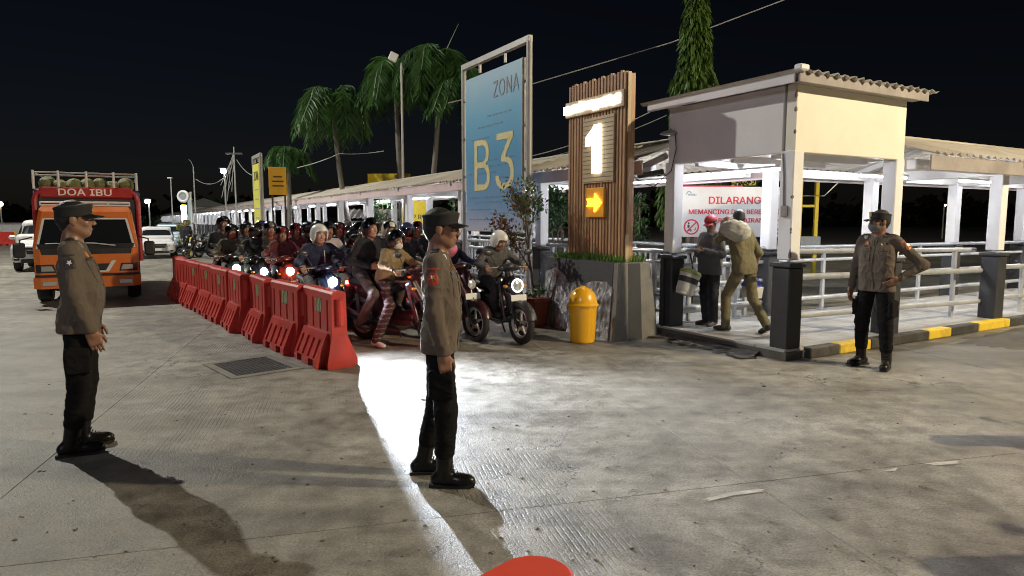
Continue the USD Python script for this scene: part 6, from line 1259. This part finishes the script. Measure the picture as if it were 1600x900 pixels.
# ------------------------------------------------------------------ lamps, poles, wires
E('street_glow', (.90, .95, 1.0), 60); E('street_amber', (1.0, .72, .34), 12); E('far_glow', (.95, .97, 1.0), 8)
def street_lamp(label, px, Y, z, r, glow, lean=.35, pole='steel'):
    t = thing('street_lamp', label, 'lamp', base(px, Y))
    part(t, 'pole', tube([(.0, .1, 0), (0, .1, z - .3), (0, .06, z + .02)], [.07, .05, .04], 8), pole, 40); part(t, 'lamp_head', box((0, -.05, z + r * .75 + .03), (r * 2.2, r * 2.4, .07), .02), 'dark_metal')
    e = trimesh.creation.icosphere(2, r); e.apply_transform(np.diag([1, 1, .8, 1])); part(t, 'bulb', move(e, (0, -.07, z)), glow, True); return t
street_lamp('bright white street lamp beside the tangled cable pole', 353, 38., 1.7 + 74 / 1040 * 38, .17, 'street_glow')
street_lamp('bright white street lamp right of the truck, low in the distance', 233, 52., 1.7 + 28 / 1040 * 52, .22, 'street_glow')
street_lamp('amber street lamp at the far left edge of the picture', 1, 62., 1.7 + 24 / 1040 * 62, .34, 'street_amber')
street_lamp('tiny white lamp far out on the dark water side at right', 1475, 60., 1.7 + 22 / 1040 * 60, .10, 'far_glow')
street_lamp('white lamp behind the warning board near the yellow platform', 1150, 24., 1.7 + 66 / 1040 * 24, .07, 'street_glow')
def mast(name, label, pos, head_dir):
    t = thing(name, label, 'lamp', (pos[0], pos[1], 0)); h = pos[2]; d = np.array(head_dir, float)
    part(t, 'pole', tube([-d * 1.2, -d * 1.2 + V(0, 0, h - .2), -d * .9 + V(0, 0, h + .25), -d * .3 + V(0, 0, h + .3)], [.11, .07, .05, .04], 10), 'steel', 40); part(t, 'lamp_head', box((0, 0, h + .32), (.5, .35, .10), .03), 'dark_metal'); return t
mast('flood_mast', 'tall floodlight mast outside the left edge', FLOOD_LEFT, (.8, -.6, 0)); mast('flood_mast', 'floodlight mast outside the right edge', FLOOD_RIGHT, (-.9, .4, 0)); mast('flood_mast', 'floodlight mast behind the camera', FLOOD_BACK, (.6, .8, 0))
gl = thing('globe_lamp', 'white round lamp on a short glowing column in the left distance', 'lamp', base(288, 33.)); gz = 1.7 + 33 / 1040 * 33
part(gl, 'column', tube([(0, 0, 0), (0, 0, gz - .3)], .10, 10), 'board_yellow', 40); part(gl, 'light_tube', tube([(0, 0, 1.15), (0, 0, gz - .35)], .13, 10), 'street_amber' if False else 'far_glow', 40); e = rot(trimesh.creation.torus(.24, .07, 24, 8), math.pi / 2, (1, 0, 0)); part(gl, 'ring', move(e, (0, 0, gz + .08)), 'trim_white', True); part(gl, 'disc', move(rot(trimesh.creation.cylinder(.2, .04, sections=20), math.pi / 2, (1, 0, 0)), (0, 0, gz + .08)), 'zone_grey')
ul = thing('street_lamp', 'unlit square lamp head on a slim pole between the palm trees', 'lamp', base(631, 24.)); uz = 1.7 + 245 / 1040 * 24
part(ul, 'pole', tube([(0, 0, 0), (0, 0, uz - .2)], [.06, .035], 8), 'steel', 40); part(ul, 'arm', tube([(0, 0, uz - .25), (-.15, 0, uz - .02)], .015, 6), 'dark_metal'); part(ul, 'lamp_head', rot(box((-.27, -.02, uz), (.30, .08, .30), .02), .45, (0, 1, 0), (-.27, 0, uz)), 'trim_white')
def pole(label, px, Y, ytop, r=.05, name='utility_pole'):
    t = thing(name, label, 'pole', base(px, Y)); h = 1.7 + (343 - ytop) / 1040 * Y; part(t, 'shaft', tube([(0, 0, 0), (0, 0, h)], [r, r * .7], 8), 'steel', 40); return t, h
p_, h_ = pole('thin pole with small lamp left of the round white lamp', 270, 36., 280, .04); part(p_, 'lamp_head', box((-.05, 0, h_ + .03), (.22, .12, .06), .01), 'trim_white')
p_, h_ = pole('slim pale pole left of the bright street lamp', 306, 40., 262, .05); part(p_, 'antenna', tube([(0, 0, h_), (-.12, 0, h_ + .3), (-.25, 0, h_ + .42)], .015, 5), 'steel')
cp, ch_ = pole('utility pole hung with tangled cables', 370, 36., 232, .06); part(cp, 'cross_arm', box((0, 0, ch_ - .35), (.9, .08, .08)), 'dark_metal')
rw = random.Random(9)
for k in range(9):
    z0 = ch_ - rw.uniform(.1, 1.2); x1 = rw.uniform(-.9, .2); part(cp, 'cable', tube([(0, 0, z0), (x1 * .5, .05, z0 - rw.uniform(.5, 1.0)), (x1, .05, z0 - rw.uniform(1.2, 2.4))], .018, 5), 'steel')
def wire(label, pts, r=.012, name='overhead_wire', sag=.0):
    a = [np.array(p, float) for p in pts]; o = a[0]; P = []
    for i in range(len(a) - 1):
        for u in np.linspace(0, 1, 9)[(0 if i == 0 else 1):]: q = a[i] + (a[i + 1] - a[i]) * u; P.append(q - o - np.array([0, 0, sag * 4 * u * (1 - u)]))
    t = thing(name, label, 'wire', o); part(t, 'wire', tube(P, r, 5), 'steel'); return t
wire('pale overhead wire rising behind the pylon to the upper right', [at(700, 161, 18.5), at(836, 130, 18.3), at(1050, 66, 18.1), at(1235, -4, 17.9)], .014)
wire('dark wire low between the zone sign and the pylon', [at(830, 244, 17.), at(1035, 165, 16.4)], .011, sag=.12); wire('second dark wire low between the zone sign and the tower', [at(830, 252, 17.), at(1042, 180, 16.4)], .010, sag=.1)
wire('cable sagging from the bright street lamp to the slim pole', [at(306, 280, 39.), at(352, 276, 38.)], .02, sag=.35); wire('cable from the tangled pole to the yellow sign', [at(370, 250, 36.), at(405, 275, 30.)], .02, sag=.25); wire('cable running through the palms above the walkway', [at(465, 262, 26.), at(530, 240, 26.), at(600, 236, 26.)], .014, sag=.05)
wire('loose white cable looping inside the tower', [at(1250, 306, 9.6), at(1288, 306, 9.8), at(1312, 283, 9.9)], .008, 'loose_cable', sag=-.0)

# ------------------------------------------------------------------ trees and plants
def palm(label, px, Y, ytop, spread, n, seed, lean=0., spear=None):
    r = np.random.default_rng(seed); top = 1.7 + (343 - ytop) / 1040 * Y; t = thing('palm_tree', label, 'tree', base(px, Y)); L = spread
    hc = top - L * .26; tr = [np.array([lean * math.sin(u * 1.4), 0, hc * u]) for u in np.linspace(0, 1, 10)]; part(t, 'trunk', tube(tr, np.linspace(.13, .08, 10), 9), 'palm_bark', 40)
    part(t, 'crown_shaft', tube([tr[-1] - V(0, 0, .1), tr[-1] + V(0, 0, .35)], [.10, .05], 8), 'leaf_green', 40); Vb, Fb = [], []
    for k in range(n):
        az = 2 * math.pi * (k / n) + r.uniform(-.2, .2); e0 = math.radians(r.uniform(40, 86)); bend = math.radians(r.uniform(58, 88)); us = r.uniform(.06, .20); l = L * r.uniform(.85, 1.1); q = tr[-1] + V(0, 0, .25); h = V(math.cos(az), math.sin(az), 0); side = V(-math.sin(az), math.cos(az), 0); N = 26; pp = [q]; ds = []
        for i in range(N): u_ = i / N; e = e0 if u_ < us else e0 - (e0 + bend) * min(1, (u_ - us) / .45); d = h * math.cos(e) + V(0, 0, 1) * math.sin(e); ds.append(d); pp.append(pp[-1] + d * l / N)
        k0 = len(Vb); Vb += [p + side * w for p in pp for w in (.012, -.012)]; Fb += [[k0 + 2 * i + a for a in tri] for i in range(N) for tri in ((0, 1, 3), (0, 3, 2))]
        for i in range(2, N):
            for sd in (-1, 1):
                for rep in range(2):
                    ll = .42 * (.55 + .45 * math.sin(math.pi * i / N)) * r.uniform(.8, 1.1) * L / 1.8; d = ds[i] * r.uniform(.3, .7) + side * sd * r.uniform(.5, 1.) + V(0, 0, -1) * r.uniform(.1, .8); d /= np.linalg.norm(d); b = np.cross(d, V(r.uniform(-.3, .3), r.uniform(-.3, .3), 1)); b /= np.linalg.norm(b); w = .026; p = pp[i]; k1 = len(Vb); m = p + d * ll * .5; e_ = p + d * ll + V(0, 0, -.16 * ll)
                    Vb += [p, m + b * w, e_, m - b * w]; Fb += [[k1, k1 + 1, k1 + 2], [k1, k1 + 2, k1 + 3]]
    part(t, 'crown', trimesh.Trimesh(Vb, Fb, process=False), 'palm_leaf', kind='stuff')
    if spear: part(t, 'spear_leaf', tube([tr[-1] + V(0, 0, .2), tr[-1] + V(spear[0] * .45, 0, spear[1] * .6), tr[-1] + V(*[spear[0], 0, spear[1]])], [.03, .02, .008], 5), 'leaf_green')
def leafmat(n, c, tr=.35):
    LOOK[n] = usdkit.material(stage, '/World/Looks/' + n, {'t': ('texture_coordinate', {}), 'n': ('noise_texture', {'scale': 3.5, 'detail': 4}), 'r': ('rgb_ramp', {'ramp': [(.3, tuple(x * .45 for x in c)), (.7, tuple(x * 1.3 for x in c))]}), 'p': ('principled_bsdf', {'roughness': .5}), 'l': ('translucent_bsdf', {}), 'm': ('mix_closure', {'fac': tr})}, [('t.object', 'n.vector'), ('n.fac', 'r.fac'), ('r.color', 'p.base_color'), ('r.color', 'l.color'), ('p.BSDF', 'm.closure1'), ('l.BSDF', 'm.closure2')], surface='m.closure')
leafmat('palm_leaf', (.062, .15, .04)); leafmat('mast_leaf', (.085, .16, .028)); leafmat('bush_leaf', (.045, .10, .035)); leafmat('far_leaf', (.02, .04, .015))
palm('palm tree with drooping crown, leftmost of the big palms', 555, 27., 158, 3.0, 28, 1, -.75, (-.7, 1.2)); palm('palm tree with round crown behind the slim lamp pole', 632, 26.5, 116, 2.9, 28, 2, -.25); palm('palm tree with pale curved trunk left of the zone sign', 660, 25.5, 104, 2.9, 28, 3, .7, (.75, 2.1)); palm('palm tree hidden partly behind the zone sign', 728, 25., 138, 2.6, 18, 4, .0); palm('small palm right of the yellow board', 452, 30., 242, 2.0, 15, 5, .05, (.1, .9))
def weeping(label, px, Y, ytop, wbot, n, seed):
    r = np.random.default_rng(seed); top = 1.7 + (343 - ytop) / 1040 * Y; t = thing('mast_tree', label, 'tree', base(px, Y)); part(t, 'trunk', tube([(0, 0, 0), (.03, 0, top * .5), (.0, 0, top - .2)], [.13, .09, .02], 8), 'bark', 40); Vb, Fb = [], []
    z0 = 1.6
    for _ in range(n):
        u = r.random() ** .8; z = z0 + (top - z0) * u; R_ = (wbot * (1 - u) ** .65 + .12) * (.75 + .35 * meshkit.noise(np.array([z * 2.2, 0, seed]), 1)); a = r.uniform(0, 6.283); rr = R_ * math.sqrt(r.uniform(.05, 1)); c = V(rr * math.cos(a), rr * math.sin(a), z); out = V(math.cos(a), math.sin(a), 0)
        d = out * r.uniform(.1, .55) + V(r.uniform(-.25, .25), r.uniform(-.25, .25), -1); d /= np.linalg.norm(d); b = np.cross(d, V(r.normal(), r.normal(), r.normal())); b /= np.linalg.norm(b); L = r.uniform(.14, .30); w = L * .14; k = len(Vb); Vb += [c, c + d * L * .4 + b * w, c + d * L, c + d * L * .4 - b * w]; Fb += [[k, k + 1, k + 2], [k, k + 2, k + 3]]
    part(t, 'crown', trimesh.Trimesh(Vb, Fb, process=False), 'mast_leaf', kind='stuff')
weeping('tall narrow weeping tree behind the tower roof', 1079, 16.5, -8, .74, 6500, 3)
def bush(label, px, Y, ylo, yhi, wpx, n, seed, mat_='bush_leaf', name='shrub', leaf=.13):
    r = np.random.default_rng(seed); t = thing(name, label, 'shrub', base(px, Y)); z0, z1 = max(.05, 1.7 - (ylo - 343) / 1040 * Y), 1.7 + (343 - yhi) / 1040 * Y; w = wpx / 1040 * Y / 2
    st_ = [tube([(0, 0, 0), (r.uniform(-.3, .3) * w, 0, (z0 + z1) * .4), (r.uniform(-.7, .7) * w, r.uniform(-.3, .3) * w, z1 * .9)], [.03, .02, .01], 5) for _ in range(4)]
    for q in st_: part(t, 'stem', q, 'bark')
    cl = np.array([[r.uniform(-.8, .8) * w, r.uniform(-.6, .6) * w, r.uniform(z0, z1)] for _ in range(16)]); part(t, 'foliage', leaves(cl, n, min(w, (z1 - z0)) * .22, leaf, seed, .3, .4), mat_, kind='stuff')
bush('green drooping shrub between the zone sign and the pylon behind the railing', 872, 14.2, 375, 300, 62, 900, 1); bush('dark shrub right of the pylon behind the railing', 997, 15., 380, 300, 40, 500, 2); bush('dark shrub behind the warning board', 1100, 16.5, 375, 262, 130, 1300, 3, 'far_leaf'); bush('dark green shrub seen through the walkway behind the pillion', 597, 24., 372, 308, 34, 500, 4); bush('yellow green bushy plant round the foot of the round white lamp', 286, 32., 385, 345, 24, 420, 5, 'leaf_yellow', leaf=.22); bush('rounded tree top behind the far pavilion roof', 330, 112., 345, 316, 34, 500, 6, 'bush_leaf', 'far_tree', .7); bush('dark tree left of the pale pole in the distance', 305, 115., 345, 298, 26, 400, 7, 'bush_leaf', 'far_tree', .7); bush('dark shrub behind the walkway left of the zone sign', 712, 22., 372, 300, 22, 350, 8)
bush('small bright green plant behind the end of the nearest barrier', 553, 10.4, 492, 455, 26, 260, 9, 'leaf_green', leaf=.07)
hd = thing('low_hedge', 'low clipped hedge along the far end of the walkway', 'hedge', base(365, 33.), rL, kind='stuff'); part(hd, 'foliage', leaves(np.array([[x, y, z] for x in np.linspace(-6, 5, 50) for y in (-.2, .2) for z in (.25, .55)]), 2600, .12, .14, 3, .1, .6), 'bush_leaf')
ft = thing('far_treeline', 'black line of distant trees along the horizon', 'trees', (0, 0, 0), kind='stuff')
rr = np.random.default_rng(4); pts = []
for _ in range(900):
    px = rr.uniform(-500, 2300); Y = rr.uniform(150, 190); p = base(px, Y); pts.append([p[0], p[1], abs(rr.normal(0, 2.0)) + .2])
part(ft, 'foliage', leaves(np.array(pts), 9000, 1.6, 2.6, 5, .0, .8), 'far_leaf')

# ------------------------------------------------------------------ far buildings and small things
pv = thing('pavilion', 'white pavilion with pale hipped roof at the far end of the walkway', 'building', base(318, 92.), rL)
M('pavilion_roof', (.50, .50, .46), .6, var=.1)
part(pv, 'wall', box((0, 0, 1.7), (6.2, 5.0, 3.4), .02), 'white_paint'); part(pv, 'roof', hull([(-3.6, -3.0, 3.4), (3.6, -3.0, 3.4), (3.6, 3.0, 3.4), (-3.6, 3.0, 3.4), (-1.2, 0, 4.6), (1.2, 0, 4.6)]), 'pavilion_roof')
for k in range(3): part(pv, 'window', box((-1.9 + 1.9 * k, 2.51, 1.8), (.6, .03, .9)), 'dark_glass'); part(pv, 'window', box((-3.11, -1.5 + 1.5 * k, 1.8), (.03, .6, .9)), 'dark_glass')
sh = thing('shed', 'low shed with grey corrugated roof seen between the walkway columns', 'building', base(603, 30.), math.radians(8))
part(sh, 'roof', corrugated(-1.8, 1.8, lambda y: 1.95 + .16 * y, -1.2, 1.4, .25, .03, .004, 4), 'grey_fascia'); part(sh, 'wall', box((0, .6, .8), (3.3, 1.6, 1.6)), 'kerb_black'); part(sh, 'white_frame', box((0, -.25, 1.60), (3.4, .06, .08)), 'white_paint')
for x in (-1.6, -.5, .6, 1.6): part(sh, 'post', box((x, -.25, .78), (.07, .07, 1.55)), 'white_paint')
gy = thing('yellow_gantry', 'yellow steel gantry posts of the pier seen through the tower', 'frame', base(1263, 20.))
for x in (-.27, .22): part(gy, 'post', box((x, 0, 1.5), (.11, .11, 3.0), .01), 'board_yellow')
for z in (1.1, 2.1, 2.9): part(gy, 'cross_bar', box((-.02, 0, z), (.4, .07, .07)), 'board_yellow')
part(gy, 'machine_box', box((.02, .0, .95), (.6, .4, .5), .03), 'zone_grey')
pf_ = thing('yellow_platform', 'yellow railed platform high behind the warning board', 'frame', base(1160, 25.)); pzz = 1.7 + 58 / 1040 * 25
part(pf_, 'deck', box((0, 0, pzz), (.75, .5, .28), .01), 'zone_yellow'); part(pf_, 'leg', box((0, 0, pzz / 2 - .1), (.1, .1, pzz - .2)), 'board_yellow')
for x in (-.1, .1, .3, .5): part(pf_, 'rail_post', box((x, 0, pzz + .35), (.025, .025, .5)), 'steel')
part(pf_, 'rail', box((.2, 0, pzz + .6), (.65, .025, .025)), 'steel'); part(pf_, 'rail', box((.2, 0, pzz + .4), (.65, .025, .025)), 'steel')
sp, = [base(290, 30.)]; JS = stand_joints(1.66, 0, ((.0, .1), (.0, -.1))); PS = thing('person', 'person in dark clothes standing alone right of the white people carrier', 'person', sp, math.radians(-70)); part(PS, 'body', body_mesh(JS, .014), 'skin', True); dress(PS, JS, dict(top='jacket_black', bottom='trousers_dark', shoe='shoe_dark', topname='jacket', fit=.02), .018, 90); facial(PS, JS, 'hair_black', eyes=False, h=.012)
bo = thing('bollard', 'yellow bollard beside the standing person in the distance', 'bollard', base(298, 29.5)); part(bo, 'post', lathe([(0, 0), (.09, 0), (.09, .85), (.06, .92), (0, .93)], 14), 'board_yellow', 40); part(bo, 'base', lathe([(0, 0), (.16, 0), (.16, .05), (.1, .06)], 14), 'dark_metal')
for k, (px, Y) in enumerate(((306, 30.), (316, 29.), (326, 30.5))): copy_of(proto, 'scooter', 'parked dark scooter near the yellow bollard, ' + ('nearest the bollard', 'middle one of three', 'farthest right of three')[k], base(px, Y), math.radians(-150 + 20 * k), 'scooters parked near the bollard')
for k, (px, Y) in enumerate(((6, 44.), (-14, 45.))): barrier('road_barrier', 'small red barrier far off at the left edge, ' + ('right one', 'left one')[k], base(px, Y), .2, 'red barriers far left', False)
for k, (px, Y) in enumerate(((20, 46.), (27, 47.))): b2 = copy_of(bo, 'bollard', 'tiny yellow bollard at the far left edge, ' + ('left one', 'right one')[k], base(px, Y), 0, 'yellow bollards far left')
kt = thing('kiosk', 'low pale kiosk in the dark far left behind the truck', 'building', base(15, 60.), .3); part(kt, 'wall', box((0, 0, .7), (2.8, 2, 1.2)), 'stained_paint'); part(kt, 'roof', box((0, 0, 1.36), (3.1, 2.3, .1), .02), 'grey_fascia')

for (x, y, lab) in ((5.2, 4.75, 'parked dark scooter just outside the right edge of the picture'), (4.1, 3.05, 'parked dark scooter just outside the lower right corner of the picture')):
    copy_of(proto, 'scooter', lab, (x, y, 0), rnd.uniform(-.1, .1), 'scooters parked outside the right edge')

lit = thing('litter', 'small dry leaf bits and grit scattered over the concrete foreground', 'litter', (0, 0, 0), kind='stuff'); rl = random.Random(17); bits = []
for k in range(170):
    q = G(rl.uniform(20, 1590), rl.uniform(560, 890) ** 1.0); s = rl.uniform(.004, .016) * (1.6 if rl.random() < .12 else 1); a = rl.uniform(0, 6.28); e = rl.uniform(.3, .8)
    bits.append(hull([(q[0] + s * math.cos(a + w) * (1 if i % 2 else e), q[1] + s * math.sin(a + w) * (1 if i % 2 else e), z) for i, w in enumerate(np.linspace(0, 5.2, 6)) for z in (.001, .003 + .3 * s * (i % 3 == 0))]))
part(lit, 'bits', cat(bits), 'bark', kind='stuff')
